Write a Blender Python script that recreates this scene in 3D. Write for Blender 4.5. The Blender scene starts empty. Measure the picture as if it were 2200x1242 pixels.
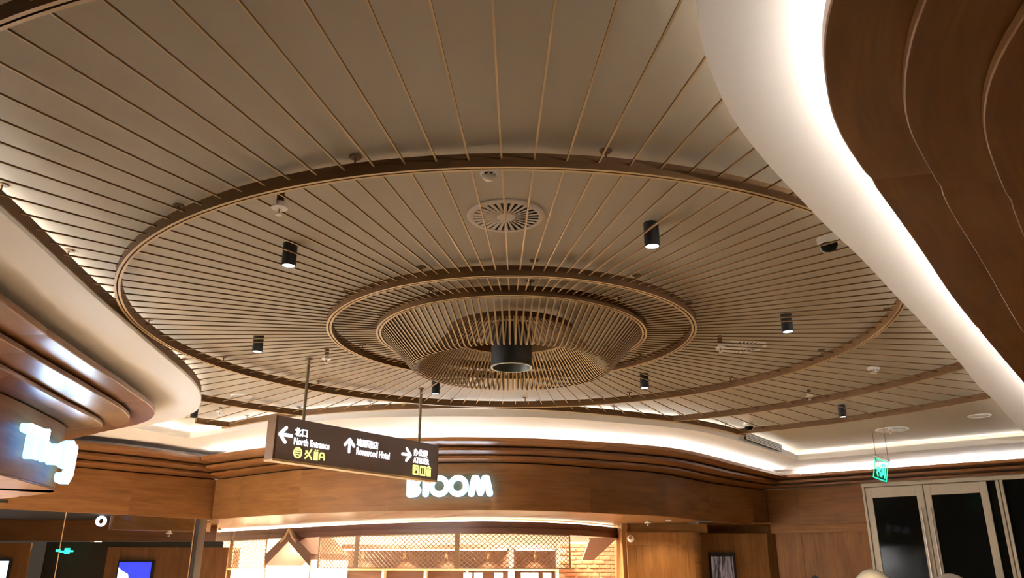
import bpy, bmesh, math, random
from mathutils import Vector, Matrix
random.seed(7)
S = bpy.context.scene
C = S.collection
CZ = 1.6                      # eye height; z values below are given relative to the eye

# ------------------------------------------------------------------ camera
FPX, PITCH, ROLL = 1707.265, 0.33986, 0.00229
cam_d = bpy.data.cameras.new('camera'); cam = bpy.data.objects.new('camera', cam_d); C.objects.link(cam)
cam_d.sensor_fit = 'HORIZONTAL'; cam_d.sensor_width = 36.0; cam_d.lens = FPX/2200*36.0
cam_d.clip_start = 0.05; cam_d.clip_end = 200
cp, sp, cr_, sr = math.cos(PITCH), math.sin(PITCH), math.cos(ROLL), math.sin(ROLL)
right = Vector((cr_, -sp*sr, cp*sr)); up = Vector((-sr, -sp*cr_, cp*cr_)); fwd = Vector((0, cp, sp))
M = Matrix.Identity(4)
for i in range(3):
    M[i][0] = right[i]; M[i][1] = up[i]; M[i][2] = -fwd[i]
M[2][3] = CZ
cam.matrix_world = M
S.camera = cam

# ------------------------------------------------------------------ world, exposure
w = bpy.data.worlds.new('night'); S.world = w; w.use_nodes = True
w.node_tree.nodes['Background'].inputs[0].default_value = (1.0, 0.80, 0.58, 1)
w.node_tree.nodes['Background'].inputs[1].default_value = 0.03
S.view_settings.view_transform = 'Standard'; S.view_settings.look = 'None'
S.view_settings.exposure = 1.2; S.view_settings.gamma = 1.0
S.view_settings.use_curve_mapping = False
LED_STRENGTH = 39.0
WASH_STRENGTH = 48.0
SIGN_STRENGTH = 7.0
LEFT_SIGN_STRENGTH = 14.0
SHOP_WATT = 1700.0
SPOT_WATT = 205.0
LEFT_SHOP_WATT = 150.0

# ------------------------------------------------------------------ materials
MATS = {}
def nt(name):
    m = bpy.data.materials.new(name); m.use_nodes = True
    t = m.node_tree; b = t.nodes['Principled BSDF']
    MATS[name] = m
    return m, t, b
def plain(name, col, rough=0.5, metal=0.0, var=0.06, scale=8.0, bump=0.0, spec=None, coat=0.0):
    m, t, b = nt(name)
    tc = t.nodes.new('ShaderNodeTexCoord'); n = t.nodes.new('ShaderNodeTexNoise')
    n.inputs['Scale'].default_value = scale; n.inputs['Detail'].default_value = 4
    t.links.new(tc.outputs['Object'], n.inputs['Vector'])
    r = t.nodes.new('ShaderNodeValToRGB')
    r.color_ramp.elements[0].color = tuple(c*(1-var) for c in col)+(1,)
    r.color_ramp.elements[1].color = tuple(min(1, c*(1+var)) for c in col)+(1,)
    t.links.new(n.outputs['Fac'], r.inputs['Fac']); t.links.new(r.outputs['Color'], b.inputs['Base Color'])
    b.inputs['Roughness'].default_value = rough; b.inputs['Metallic'].default_value = metal
    if spec is not None: b.inputs['Specular IOR Level'].default_value = spec
    if coat: b.inputs['Coat Weight'].default_value = coat
    if bump:
        bp = t.nodes.new('ShaderNodeBump'); bp.inputs['Strength'].default_value = bump; bp.inputs['Distance'].default_value = 0.01
        t.links.new(n.outputs['Fac'], bp.inputs['Height']); t.links.new(bp.outputs['Normal'], b.inputs['Normal'])
    return m
def emit(name, col, strength):
    m, t, b = nt(name)
    b.inputs['Base Color'].default_value = (0.06, 0.06, 0.06, 1)
    b.inputs['Emission Color'].default_value = tuple(col)+(1,)
    b.inputs['Emission Strength'].default_value = strength
    return m
def wood(name, dark, light, rough=0.38, su=1.3, sv=16.0, spec=0.4, coat=0.0):
    m, t, b = nt(name)
    tc = t.nodes.new('ShaderNodeTexCoord'); mp = t.nodes.new('ShaderNodeMapping')
    oi = t.nodes.new('ShaderNodeObjectInfo'); cm = t.nodes.new('ShaderNodeCombineXYZ'); mm = t.nodes.new('ShaderNodeMath')
    mm.operation = 'MULTIPLY'; mm.inputs[1].default_value = 37.0
    t.links.new(oi.outputs['Random'], mm.inputs[0]); t.links.new(mm.outputs[0], cm.inputs[0]); t.links.new(mm.outputs[0], cm.inputs[1])
    mp.inputs['Scale'].default_value = (su, sv, 1)
    t.links.new(tc.outputs['UV'], mp.inputs['Vector']); t.links.new(cm.outputs[0], mp.inputs['Location'])
    n = t.nodes.new('ShaderNodeTexNoise'); n.inputs['Scale'].default_value = 1.0; n.inputs['Detail'].default_value = 8
    n.inputs['Roughness'].default_value = 0.62; n.inputs['Distortion'].default_value = 0.7
    t.links.new(mp.outputs[0], n.inputs['Vector'])
    mp2 = t.nodes.new('ShaderNodeMapping'); mp2.inputs['Scale'].default_value = (0.7, 2.6, 1)
    t.links.new(tc.outputs['UV'], mp2.inputs['Vector']); t.links.new(cm.outputs[0], mp2.inputs['Location'])
    n2 = t.nodes.new('ShaderNodeTexNoise'); n2.inputs['Scale'].default_value = 1.6; n2.inputs['Detail'].default_value = 5
    t.links.new(mp2.outputs[0], n2.inputs['Vector'])
    mix = t.nodes.new('ShaderNodeMath'); mix.operation = 'ADD'
    h1 = t.nodes.new('ShaderNodeMath'); h1.operation = 'MULTIPLY'; h1.inputs[1].default_value = 0.55
    h2 = t.nodes.new('ShaderNodeMath'); h2.operation = 'MULTIPLY'; h2.inputs[1].default_value = 0.45
    t.links.new(n.outputs['Fac'], h1.inputs[0]); t.links.new(n2.outputs['Fac'], h2.inputs[0])
    t.links.new(h1.outputs[0], mix.inputs[0]); t.links.new(h2.outputs[0], mix.inputs[1])
    r = t.nodes.new('ShaderNodeValToRGB')
    r.color_ramp.elements[0].position = 0.25; r.color_ramp.elements[1].position = 0.75
    r.color_ramp.elements[0].color = tuple(dark)+(1,); r.color_ramp.elements[1].color = tuple(light)+(1,)
    t.links.new(mix.outputs[0], r.inputs['Fac'])
    hv = t.nodes.new('ShaderNodeHueSaturation')                      # each panel its own tone
    mr = t.nodes.new('ShaderNodeMapRange'); mr.inputs['To Min'].default_value = 0.86; mr.inputs['To Max'].default_value = 1.14
    t.links.new(oi.outputs['Random'], mr.inputs['Value']); t.links.new(mr.outputs[0], hv.inputs['Value'])
    t.links.new(r.outputs['Color'], hv.inputs['Color']); t.links.new(hv.outputs['Color'], b.inputs['Base Color'])
    b.inputs['Roughness'].default_value = rough; b.inputs['Specular IOR Level'].default_value = spec
    b.inputs['Coat Weight'].default_value = coat; b.inputs['Coat Roughness'].default_value = 0.30
    bp = t.nodes.new('ShaderNodeBump'); bp.inputs['Strength'].default_value = 0.06; bp.inputs['Distance'].default_value = 0.004
    t.links.new(n.outputs['Fac'], bp.inputs['Height']); t.links.new(bp.outputs['Normal'], b.inputs['Normal'])
    return m
CEIL = plain('ceiling_paint', (0.475, 0.41, 0.31), 0.75, var=0.03, scale=5)
SOFF = plain('soffit_paint', (0.80, 0.76, 0.69), 0.6, var=0.015, scale=2)
OAK = wood('oak_veneer', (0.115, 0.038, 0.008), (0.265, 0.113, 0.031), spec=0.2, coat=0.25)
OAKF = wood('oak_fascia_veneer', (0.125, 0.043, 0.009), (0.31, 0.136, 0.038), rough=0.5, spec=0.2)
OAKV = wood('oak_wall_veneer', (0.125, 0.045, 0.010), (0.32, 0.145, 0.042), rough=0.5, spec=0.15)
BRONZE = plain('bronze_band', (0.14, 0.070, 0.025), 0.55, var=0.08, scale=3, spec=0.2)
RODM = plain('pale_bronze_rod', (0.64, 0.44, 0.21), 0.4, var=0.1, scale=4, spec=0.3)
BLACK = plain('black_metal', (0.006, 0.005, 0.005), 0.5)
DARKGAP = plain('dark_recess_paint', (0.02, 0.015, 0.01), 0.8)
WHITE = plain('white_plastic', (0.88, 0.86, 0.82), 0.45, var=0.02)
GREYR = plain('grey_reflector', (0.30, 0.33, 0.30), 0.35)
GREYD = plain('dim_reflector', (0.10, 0.115, 0.10), 0.4)
STEEL = plain('brushed_frame', (0.70, 0.64, 0.50), 0.42, metal=0.0, var=0.05, scale=30)
STEELD = plain('satin_steel', (0.42, 0.38, 0.34), 0.3, metal=0.9, var=0.05)
POLE = plain('hanger_pole_metal', (0.22, 0.18, 0.11), 0.4, metal=0.3)
SIGNB = plain('sign_brown_board', (0.20, 0.145, 0.13), 0.35, var=0.15, scale=3)
DGLASS = plain('dark_door_glass', (0.006, 0.006, 0.005), 0.04, var=0.0, spec=0.045)
FLOORM = plain('polished_stone', (0.48, 0.38, 0.27), 0.25, var=0.1, scale=0.8)
SHOPW = plain('shop_white_paint', (0.85, 0.80, 0.70), 0.6, var=0.02)
SHOPB = wood('shop_brown_timber', (0.10, 0.045, 0.03), (0.20, 0.10, 0.065), rough=0.5)
LATT = plain('lattice_bronze', (0.36, 0.23, 0.12), 0.4)
MORTAR = plain('brick_mortar', (0.50, 0.38, 0.24), 0.9, var=0.15, scale=6)
BRICK = plain('red_brick', (0.45, 0.16, 0.07), 0.85, var=0.5, scale=9, bump=0.4)
LED = emit('led_white', (1.0, 0.98, 0.965), LED_STRENGTH)
SIGNW = emit('sign_white_light', (0.72, 0.86, 1.0), SIGN_STRENGTH)
SIGNL = emit('left_sign_white_light', (0.66, 0.83, 1.0), LEFT_SIGN_STRENGTH)
BOARDW = emit('board_white_light', (0.86, 0.88, 1.0), 2.5)
BOARDY = emit('board_yellow_light', (0.90, 0.95, 0.22), 0.75)
LENS = emit('lamp_lens_light', (1.0, 0.98, 0.95), 5.0)
GREENL = emit('exit_green_light', (0.02, 0.85, 0.42), 1.6)
WARML = emit('warm_lamp_light', (1.0, 0.72, 0.38), 10.0)
SCREENB = emit('blue_screen_light', (0.015, 0.03, 0.62), 1.2)
SCREENW = emit('white_screen_light', (0.72, 0.82, 0.95), 1.3)
def glassmat(name, col, alpha, rough=0.02):
    m, t, b = nt(name)
    b.inputs['Base Color'].default_value = tuple(col)+(1,); b.inputs['Roughness'].default_value = rough
    tr = t.nodes.new('ShaderNodeBsdfTransparent'); mx = t.nodes.new('ShaderNodeMixShader')
    mx.inputs[0].default_value = alpha
    t.links.new(tr.outputs[0], mx.inputs[1]); t.links.new(b.outputs[0], mx.inputs[2])
    t.links.new(mx.outputs[0], t.nodes['Material Output'].inputs['Surface'])
    return m
GLASS = glassmat('clear_shop_glass', (0.02, 0.02, 0.02), 0.12)
ACRYL = glassmat('green_acrylic', (0.0, 0.25, 0.10), 0.55)
MILK = glassmat('milky_balloon_film', (0.62, 0.61, 0.57), 0.82, 0.10)

# ------------------------------------------------------------------ mesh helpers
def tag(o, label=None, cat=None, group=None, kind=None):
    if label: o['label'] = label
    if cat: o['category'] = cat
    if group: o['group'] = group
    if kind: o['kind'] = kind
    return o
def link(name, me, mat=None, parent=None, loc=None):
    o = bpy.data.objects.new(name, me); C.objects.link(o)
    if mat is not None and me is not None and not me.materials: me.materials.append(mat)
    if loc is not None: o.location = loc
    if parent is not None: o.parent = parent
    return o
def empty(name, loc=(0, 0, 0), rotz=0.0):
    o = bpy.data.objects.new(name, None); C.objects.link(o)
    o.empty_display_size = 0.1; o.location = loc; o.rotation_euler = (0, 0, rotz)
    return o
def mk(name, verts, faces, mat=None, smooth=False, uvs=None):
    me = bpy.data.meshes.new(name); me.from_pydata([tuple(v) for v in verts], [], faces)
    if mat: me.materials.append(mat)
    if uvs is not None:
        l = me.uv_layers.new(name='UVMap')
        for p in me.polygons:
            for li, q in zip(p.loop_indices, uvs[p.index]): l.data[li].uv = q
    me.validate(); me.update()
    if smooth:
        me.shade_smooth(); me.set_sharp_from_angle(angle=math.radians(35))
    return me
def place(name, me, parent=None, kind=None, base=None):
    """mesh in eye-relative world coordinates; base is the parent's location"""
    off = Vector((0, 0, CZ)) - (Vector(base) if base is not None else Vector((0, 0, 0)))
    me.transform(Matrix.Translation(off))
    o = link(name, me, None, parent)
    if kind: o['kind'] = kind
    return o
def boxv(x0, x1, y0, y1, z0, z1, vs, fs):
    n = len(vs)
    vs += [(x0,y0,z0),(x1,y0,z0),(x1,y1,z0),(x0,y1,z0),(x0,y0,z1),(x1,y0,z1),(x1,y1,z1),(x0,y1,z1)]
    fs += [tuple(n+i for i in f) for f in ((0,3,2,1),(4,5,6,7),(0,1,5,4),(1,2,6,5),(2,3,7,6),(3,0,4,7))]
BOXUV = None
def boxuv(x0, x1, y0, y1, z0, z1):
    u = []
    for (a0, a1, b0, b1, flip) in ((x0,x1,y0,y1,1),(x0,x1,y0,y1,0),(x0,x1,z0,z1,0),(y0,y1,z0,z1,0),(x0,x1,z0,z1,0),(y0,y1,z0,z1,0)):
        q = [(a0,b0),(a1,b0),(a1,b1),(a0,b1)]
        u.append([q[0],q[3],q[2],q[1]] if flip else q)
    return u
def box(name, x0, x1, y0, y1, z0, z1, mat, rot=False, bev=0.0):
    vs, fs = [], []; boxv(x0, x1, y0, y1, z0, z1, vs, fs)
    uv = boxuv(x0, x1, y0, y1, z0, z1)
    if rot: uv = [[(b, a) for a, b in q] for q in uv]
    me = mk(name, vs, fs, mat, uvs=uv)
    if bev:
        bm = bmesh.new(); bm.from_mesh(me)
        bmesh.ops.bevel(bm, geom=list(bm.edges), offset=bev, segments=2, affect='EDGES', profile=0.5)
        bm.to_mesh(me); bm.free()
    return me
def lathe(name, prof, n, mat, a0=0.0, a1=2*math.pi, closed_prof=False, smooth=True, cap=False):
    """revolve (r,z) profile about z"""
    full = abs(a1-a0-2*math.pi) < 1e-6
    m = n if full else n+1; k = len(prof); vs, fs, uv = [], [], []
    for i in range(m):
        a = a0+(a1-a0)*i/n; ca, sa = math.cos(a), math.sin(a)
        for r, z in prof: vs.append((r*ca, r*sa, z))
    kk = k if closed_prof else k-1
    for i in range(n):
        j = (i+1) % m
        for q in range(kk):
            q2 = (q+1) % k
            fs.append((i*k+q, j*k+q, j*k+q2, i*k+q2))
    if not full and closed_prof:
        fs.append(tuple(range(k-1, -1, -1))); fs.append(tuple((m-1)*k+q for q in range(k)))
    me = mk(name, vs, fs, mat)
    bm = bmesh.new(); bm.from_mesh(me)
    bmesh.ops.remove_doubles(bm, verts=bm.verts, dist=1e-6); bmesh.ops.recalc_face_normals(bm, faces=bm.faces)
    bm.to_mesh(me); bm.free()
    if smooth: me.shade_smooth(); me.set_sharp_from_angle(angle=math.radians(35))
    return me
def tube(name, pts, r, mat, n=6, closed=False, up=None):
    pts = [Vector(p) for p in pts]; vs, fs = [], []; m = len(pts)
    for i, p in enumerate(pts):
        a = pts[(i-1) % m] if (closed or i > 0) else p; b = pts[(i+1) % m] if (closed or i < m-1) else p
        t = (b-a).normalized(); ref = Vector((0, 0, 1)) if abs(t.z) < 0.95 else Vector((1, 0, 0))
        if up is not None: ref = Vector(up)
        s = t.cross(ref).normalized(); u = s.cross(t).normalized()
        for k in range(n):
            a_ = 2*math.pi*(k+0.5)/n; vs.append(p + s*r*math.cos(a_) + u*r*math.sin(a_))
    seg = m if closed else m-1
    for i in range(seg):
        j = (i+1) % m
        for k in range(n):
            k2 = (k+1) % n; fs.append((i*n+k, i*n+k2, j*n+k2, j*n+k))
    if not closed:
        fs.append(tuple(range(n-1, -1, -1))); fs.append(tuple((m-1)*n+k for k in range(n)))
    return mk(name, vs, fs, mat, smooth=(n > 4))
# ------------------------------------------------------------------ plan curves
def resample(pts, n, smooth=True):
    P = [Vector((p[0], p[1])) for p in pts]; D = []
    if smooth and len(P) > 2:
        for i in range(len(P)-1):
            p0 = P[max(i-1, 0)]; p1 = P[i]; p2 = P[i+1]; p3 = P[min(i+2, len(P)-1)]
            for k in range(12):
                t = k/12
                D.append(0.5*((2*p1)+(p2-p0)*t+(2*p0-5*p1+4*p2-p3)*t*t+(3*p1-p0-3*p2+p3)*t**3))
        D.append(P[-1])
    else:
        D = P
    L = [0.0]
    for a, b in zip(D, D[1:]): L.append(L[-1]+(b-a).length)
    out, j = [], 0
    for i in range(n):
        s = L[-1]*i/(n-1)
        while j < len(D)-2 and L[j+1] < s: j += 1
        t = (s-L[j])/max(L[j+1]-L[j], 1e-9); out.append(D[j].lerp(D[j+1], min(max(t, 0), 1)))
    return out
def smooth_poly(P, it):
    for _ in range(it):
        P = [P[0]]+[(P[i-1]+2*P[i]+P[i+1])/4 for i in range(1, len(P)-1)]+[P[-1]]
    return P
NA, NB, NC, ND, NE = 180, 40, 150, 24, 150
N_ = {'A': NA, 'B': NB, 'C': NC, 'D': ND, 'E': NE}
RAW = {
 'O': {'A': [(.5,-1.5),(.47,0),(.52,1.2),(.67,2.37),(.76,2.66),(.90,2.97),(1.04,3.22),(1.30,3.60),(1.55,3.93),(1.91,4.40),(2.31,4.89),(2.95,5.73),(3.64,6.62),(4.44,7.67),(5.23,8.75),(5.85,9.53),(6.86,10.87),(8.30,12.71)],
       'B': [(8.30,12.71),(5.35,15.1)],
       'C': [(5.35,15.1),(4.96,14.5),(3.68,12.85),(3.34,12.43),(2.95,11.99),(2.45,11.61),(2.0,11.34),(1.55,11.16),(.99,10.91),(.41,10.74),(-.07,10.69),(-1.1,10.68),(-2.08,10.82),(-2.81,11.12),(-3.49,11.43),(-4.08,11.87),(-4.88,12.49),(-5.1,12.62)],
       'D': [(-5.1,12.62),(-5.55,11.66)],
       'E': [(-5.55,11.66),(-4.78,11.09),(-4.41,10.69),(-4.11,10.32),(-3.81,9.65),(-3.68,9.27),(-3.51,8.53),(-3.37,7.32),(-3.26,6.43),(-3.18,5.74),(-3.05,4.84),(-2.98,4.34),(-2.9,3.6),(-2.85,2.5),(-2.85,1),(-2.85,-1.5)]},
 'T1': {'A': [(.98,-1.5),(.93,.3),(.97,1.4),(1.05,2.13),(1.12,2.41),(1.25,2.72),(1.37,2.95),(1.49,3.13),(1.73,3.45),(2.09,3.92),(2.49,4.45),(3.27,5.49),(5.15,7.85),(7.0,10.14),(9.58,13.33)],
        'B': [(9.58,13.33),(5.60,16.59)],
        'C': [(5.60,16.59),(5.07,15.87),(4.06,14.59),(2.97,13.2),(2.28,12.62),(1.44,12.24),(.75,11.98),(.09,11.83),(-1.04,11.78),(-2.5,12.1),(-3.93,12.85),(-5.38,13.95)],
        'D': [(-5.38,13.95),(-5.86,13.05),(-6.46,12.36),(-6.75,11.95)],
        'E': [(-6.75,11.95),(-6.33,11.6),(-5.97,11.3),(-5.39,10.81),(-4.98,10.49),(-4.61,10.1),(-4.35,9.66),(-4.27,9.44),(-4.17,9.01),(-4.10,8.52),(-4.0,7.86),(-3.92,7.19),(-3.79,6.31),(-3.71,5.81),(-3.62,5.3),(-3.45,4.3),(-3.3,3.0),(-3.2,1.5),(-3.2,-1.5)]},
 'T2': {'A': [(1.25,-1.5),(1.2,.5),(1.23,1.4),(1.31,2.07),(1.41,2.42),(1.57,2.77),(1.69,2.95),(2.01,3.37),(2.21,3.65),(2.73,4.31),(3.92,5.85),(5.7,8.05),(7.5,10.3),(10.05,13.4)],
        'B': [(10.05,13.4),(5.58,16.98)],
        'E': [(-7.2,12.05),(-6.3,11.2),(-5.6,10.65),(-4.95,10.10),(-4.68,9.73),(-4.57,9.46),(-4.44,8.98),(-4.35,8.34),(-4.25,7.62),(-4.14,6.75),(-4.06,6.18),(-3.95,5.3),(-3.8,4.2),(-3.65,3.0),(-3.6,1.5),(-3.6,-1.5)]},
 'T3': {'A': [(1.55,-1.5),(1.5,.6),(1.53,1.5),(1.62,2.09),(1.69,2.40),(1.86,2.75),(2.0,2.95),(2.21,3.23),(2.46,3.54),(2.67,3.82),(4.1,5.6),(5.95,7.85),(7.9,10.25),(10.5,13.45)],
        'B': [(10.5,13.45),(5.55,17.35)],
        'E': [(-7.9,12.2),(-6.8,11.3),(-6.2,10.85),(-5.6,10.42),(-5.21,10.09),(-5.04,9.81),(-4.94,9.53),(-4.86,9.12),(-4.75,8.36),(-4.58,7.4),(-4.48,6.79),(-4.35,5.7),(-4.2,4.4),(-4.1,3),(-4.05,1.5),(-4.05,-1.5)]},
 'F': {'A': [(2.05,-1.5),(2.0,.6),(2.05,1.5),(2.12,2.0),(2.2,2.3),(2.4,2.65),(2.65,3.0),(3.1,3.55),(4.6,5.4),(6.4,7.6),(8.3,9.95),(11.05,13.33)],
       'B': [(11.05,13.33),(5.52,17.7)],
       'C': [(5.52,17.7),(4.89,17.15),(3.97,16.2),(3.46,15.55),(2.64,14.53),(1.6,13.89),(.83,13.45),(-.11,13.14),(-1.49,13.22),(-2.39,13.5),(-3.69,14.13),(-4.64,14.86),(-5.75,15.81)],
       'D': [(-5.75,15.81),(-7.18,14.13),(-8.25,13.1),(-9.6,12.3)],
       'E': [(-9.6,12.3),(-7.8,11.55),(-6.85,10.95),(-6.09,10.4),(-5.58,9.98),(-5.42,9.7),(-5.37,9.5),(-5.27,9.0),(-5.13,8.31),(-5.05,7.73),(-4.92,6.6),(-4.8,5.3),(-4.68,4),(-4.6,3),(-4.55,1.5),(-4.55,-1.5)]},
}
L = {}
for nm, seg in RAW.items():
    L[nm] = {}
    for k, pts in seg.items():
        P = resample(pts, N_[k]); L[nm][k] = smooth_poly(P, 6 if k in 'CE' else 3)
for nm, f in (('T2', 0.32), ('T3', 0.64)):
    for k in 'CD':
        L[nm][k] = [a.lerp(b, f) for a, b in zip(L['T1'][k], L['F'][k])]
# keep the corners joined
def closeup():
    for nm in ('T2', 'T3'):
        L[nm]['B'] = resample([L[nm]['A'][-1], L[nm]['C'][0]], NB, False)
        d = L[nm]['E'][0]; L[nm]['D'][-1] = (L[nm]['D'][-1]+d)/2; L[nm]['E'][0] = L[nm]['D'][-1]
closeup()
def outw(P, d):
    """offset a plan polyline to its outer side (left->right order runs anticlockwise seen from above)"""
    out = []
    for i in range(len(P)):
        t = (P[min(i+1, len(P)-1)]-P[max(i-1, 0)]).normalized(); out.append(P[i]+Vector((t.y, -t.x))*d)
    return out
def strip(name, P, Q, z0, z1, mat, parent=None, groove=False, s0=0.0, kind=None, ch=0.0):
    """slab between plan polylines P (room edge) and Q (outer edge), with a small chamfer ch on the lower room edge"""
    vs, fs, uv = [], [], []; n = len(P); s = s0; Sx = []; m = 5
    for i in range(n):
        if i: s += (P[i]-P[i-1]).length
        Sx.append(s)
    for i in range(n):
        g = 0.006 if (groove and i in (0, n-1)) else 0.0
        d = (Q[i]-P[i]); d = d.normalized() if d.length > 1e-6 else Vector((0, 0))
        p = P[i]+d*g; pc = p+d*ch; q = Q[i]
        vs += [(pc.x,pc.y,z0+g),(q.x,q.y,z0+g),(q.x,q.y,z1),(p.x,p.y,z1),(p.x,p.y,z0+g+max(ch, 0.0005))]
    for i in range(n-1):
        a, b = i*m, i*m+m; wd = (Q[i]-P[i]).length; wd2 = (Q[i+1]-P[i+1]).length; h = z1-z0
        w = [[0, wd, wd, 0, 0], [0, wd2, wd2, 0, 0]]
        for k, vv in ((0, (0, 1)), (1, (0, h)), (2, (1, 0)), (3, (0, h)), (4, (0, 0.02))):
            k2 = (k+1) % m
            fs.append((a+k, a+k2, b+k2, b+k))
            if k in (0, 2):
                uv.append([(Sx[i], w[0][k]), (Sx[i], w[0][k2]), (Sx[i+1], w[1][k2]), (Sx[i+1], w[1][k])])
            else:
                uv.append([(Sx[i], vv[0]), (Sx[i], vv[1]), (Sx[i+1], vv[1]), (Sx[i+1], vv[0])])
    e = (n-1)*m
    for f in (tuple(range(m-1, -1, -1)), tuple(e+k for k in range(m))):
        fs.append(f); uv.append([(0,0),(0,1),(1,1),(1,0),(0.5,0)])
    me = mk(name, vs, fs, mat, uvs=uv)
    bm = bmesh.new(); bm.from_mesh(me); bmesh.ops.recalc_face_normals(bm, faces=bm.faces); bm.to_mesh(me); bm.free()
    me.shade_smooth(); me.set_sharp_from_angle(angle=math.radians(30))
    return place(name, me, parent, kind)
def panels(parent, name, P, Q, z0, z1, mat, length, first=0.5):
    """split a run into wood panels, V-grooved at the joints"""
    tot = sum((b-a).length for a, b in zip(P, P[1:])); n = len(P)
    cuts = [0]; acc = 0.0; target = length*first; s = 0.0
    for i in range(1, n):
        acc += (P[i]-P[i-1]).length; s += (P[i]-P[i-1]).length
        if acc >= target and tot-s > 0.4*length and i-cuts[-1] > 2:
            cuts.append(i); acc = 0.0; target = length
    cuts.append(n-1); s = 0.0
    for a, b in zip(cuts, cuts[1:]):
        strip(name, P[a:b+1], Q[a:b+1], z0, z1, mat, parent, groove=True, s0=s, ch=0.006)
        s += sum((P[i+1]-P[i]).length for i in range(a, b))
def wedge(name, a, b, z0, z1, mat, parent):
    """fill the mitre between the end of run a and the start of run b; each is (room edge, outer edge)"""
    pts = [a[0], a[1], b[1], b[0]]; poly = []
    mid = (a[1]+b[1])/2+((a[1]+b[1])/2-(a[0]+b[0])/2)*0.6; pts.insert(2, mid)
    for p in pts:
        if not poly or (p-poly[-1]).length > 1e-4: poly.append(p)
    if (poly[0]-poly[-1]).length < 1e-4: poly.pop()
    n = len(poly)
    if n < 3: return
    vs = [(p.x, p.y, z0+0.001) for p in poly]+[(p.x, p.y, z1-0.001) for p in poly]
    fs = [tuple(range(n)), tuple(range(2*n-1, n-1, -1))]+[(i, n+i, n+(i+1) % n, (i+1) % n) for i in range(n)]
    uv = [[(vs[i][0], vs[i][1]) for i in f] for f in fs]
    me = mk(name, vs, fs, mat, uvs=uv); bm = bmesh.new(); bm.from_mesh(me); bmesh.ops.recalc_face_normals(bm, faces=bm.faces); bm.to_mesh(me); bm.free()
    place(name, me, parent)
def wedges(name, Pf, Qf, z0, z1, mat, parent, pairs=('AB', 'BC', 'CD', 'DE')):
    for k1, k2 in pairs:
        P1_, Q1_, P2_, Q2_ = Pf(k1), Qf(k1), Pf(k2), Qf(k2)
        wedge(name, (P1_[-1], Q1_[-1]), (P2_[0], Q2_[0]), z0, z1, mat, parent)
Z_CEIL, Z_SOF = 2.13, 1.95
Z1T, Z1B, Z2T, Z2B, Z3T, Z3B, ZFT, ZFB = 1.845, 1.787, 1.76, 1.715, 1.695, 1.655, 1.635, 0.90

# ------------------------------------------------------------------ shell: floor, ceiling, soffit, tiers, fascia
me = box('floor', -14, 14, -4, 26, -1.75, -1.6, FLOORM); place('floor', me, kind='structure')['label'] = 'polished pale stone floor of the concourse'
me = box('ceiling', -14, 14, -4, 26, Z_CEIL, Z_CEIL+0.15, CEIL); place('ceiling', me, kind='structure')['label'] = 'flat painted ceiling above the radiating rods'
trim1 = empty('trim_1'); tag(trim1, 'white curved soffit and step around the ceiling opening', kind='structure')
for k in 'ABCDE':
    strip('soffit_board', L['O'][k], outw(L['T2'][k], 0.05), Z_SOF, Z_SOF+0.03, SOFF, trim1)
    so = 0.07 if k == 'E' else 0.0
    strip('step_face', outw(L['O'][k], so), outw(L['O'][k], so+0.03), Z_SOF+0.03, 2.05, SOFF, trim1)
    strip('trough_back', outw(L['O'][k], so+0.26), outw(L['O'][k], so+0.28), Z_SOF+0.03, Z_CEIL, SOFF, trim1)
    strip('trough_floor', outw(L['O'][k], so+0.03), outw(L['O'][k], so+0.26), Z_SOF+0.03, 2.04, SOFF, trim1)
    strip('cove_back', L['T2'][k], outw(L['T2'][k], 0.03), Z1T, Z_SOF, SOFF, trim1)
SO = lambda k: 0.07 if k == 'E' else 0.0
wedges('soffit_corner', lambda k: L['O'][k], lambda k: outw(L['T2'][k], 0.05), Z_SOF, Z_SOF+0.03, SOFF, trim1)
wedges('step_corner', lambda k: outw(L['O'][k], SO(k)), lambda k: outw(L['O'][k], SO(k)+0.03), Z_SOF+0.03, 2.05, SOFF, trim1)
wedges('trough_corner', lambda k: outw(L['O'][k], SO(k)+0.26), lambda k: outw(L['O'][k], SO(k)+0.30), Z_SOF+0.03, Z_CEIL, SOFF, trim1)
wedges('trough_corner', lambda k: outw(L['O'][k], SO(k)+0.03), lambda k: outw(L['O'][k], SO(k)+0.26), Z_SOF+0.03, 2.04, SOFF, trim1)
for nm, n2, z0, z1, no, ov, lab in (('T1','T2',Z1B,Z1T,2,0.26,'top oak veneer tier stepping out under the soffit'), ('T2','T3',Z2B,Z2T,3,0.26,'middle oak veneer tier under the cove'), ('T3','F',Z3B,Z3T,4,0.10,'lowest oak veneer tier above the fascia')):
    tr = empty('trim_%d' % no); tag(tr, lab, kind='structure')
    for k, ln, first in (('A',3.1,0.62),('B',3.0,0.5),('C',2.5,0.4),('D',1.6,0.5),('E',2.7,0.5)):
        panels(tr, 'tier_panel', L[nm][k], outw(L[n2][k], ov), z0, z1, OAK, ln, first)
    wedges('tier_corner', lambda k: L[nm][k], lambda k: outw(L[n2][k], ov), z0, z1, OAK, tr)
trim5 = empty('trim_5'); tag(trim5, 'tall oak veneer fascia running round above the shopfronts', kind='structure')
FB_cut = {}
for k, ln, first in (('A',2.8,0.5),('C',1.75,0.3),('D',2.4,0.6),('E',2.0,0.35)):
    panels(trim5, 'fascia_panel', L['F'][k], outw(L['F'][k], 0.05), ZFB, ZFT, OAKF, ln, first)
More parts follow.
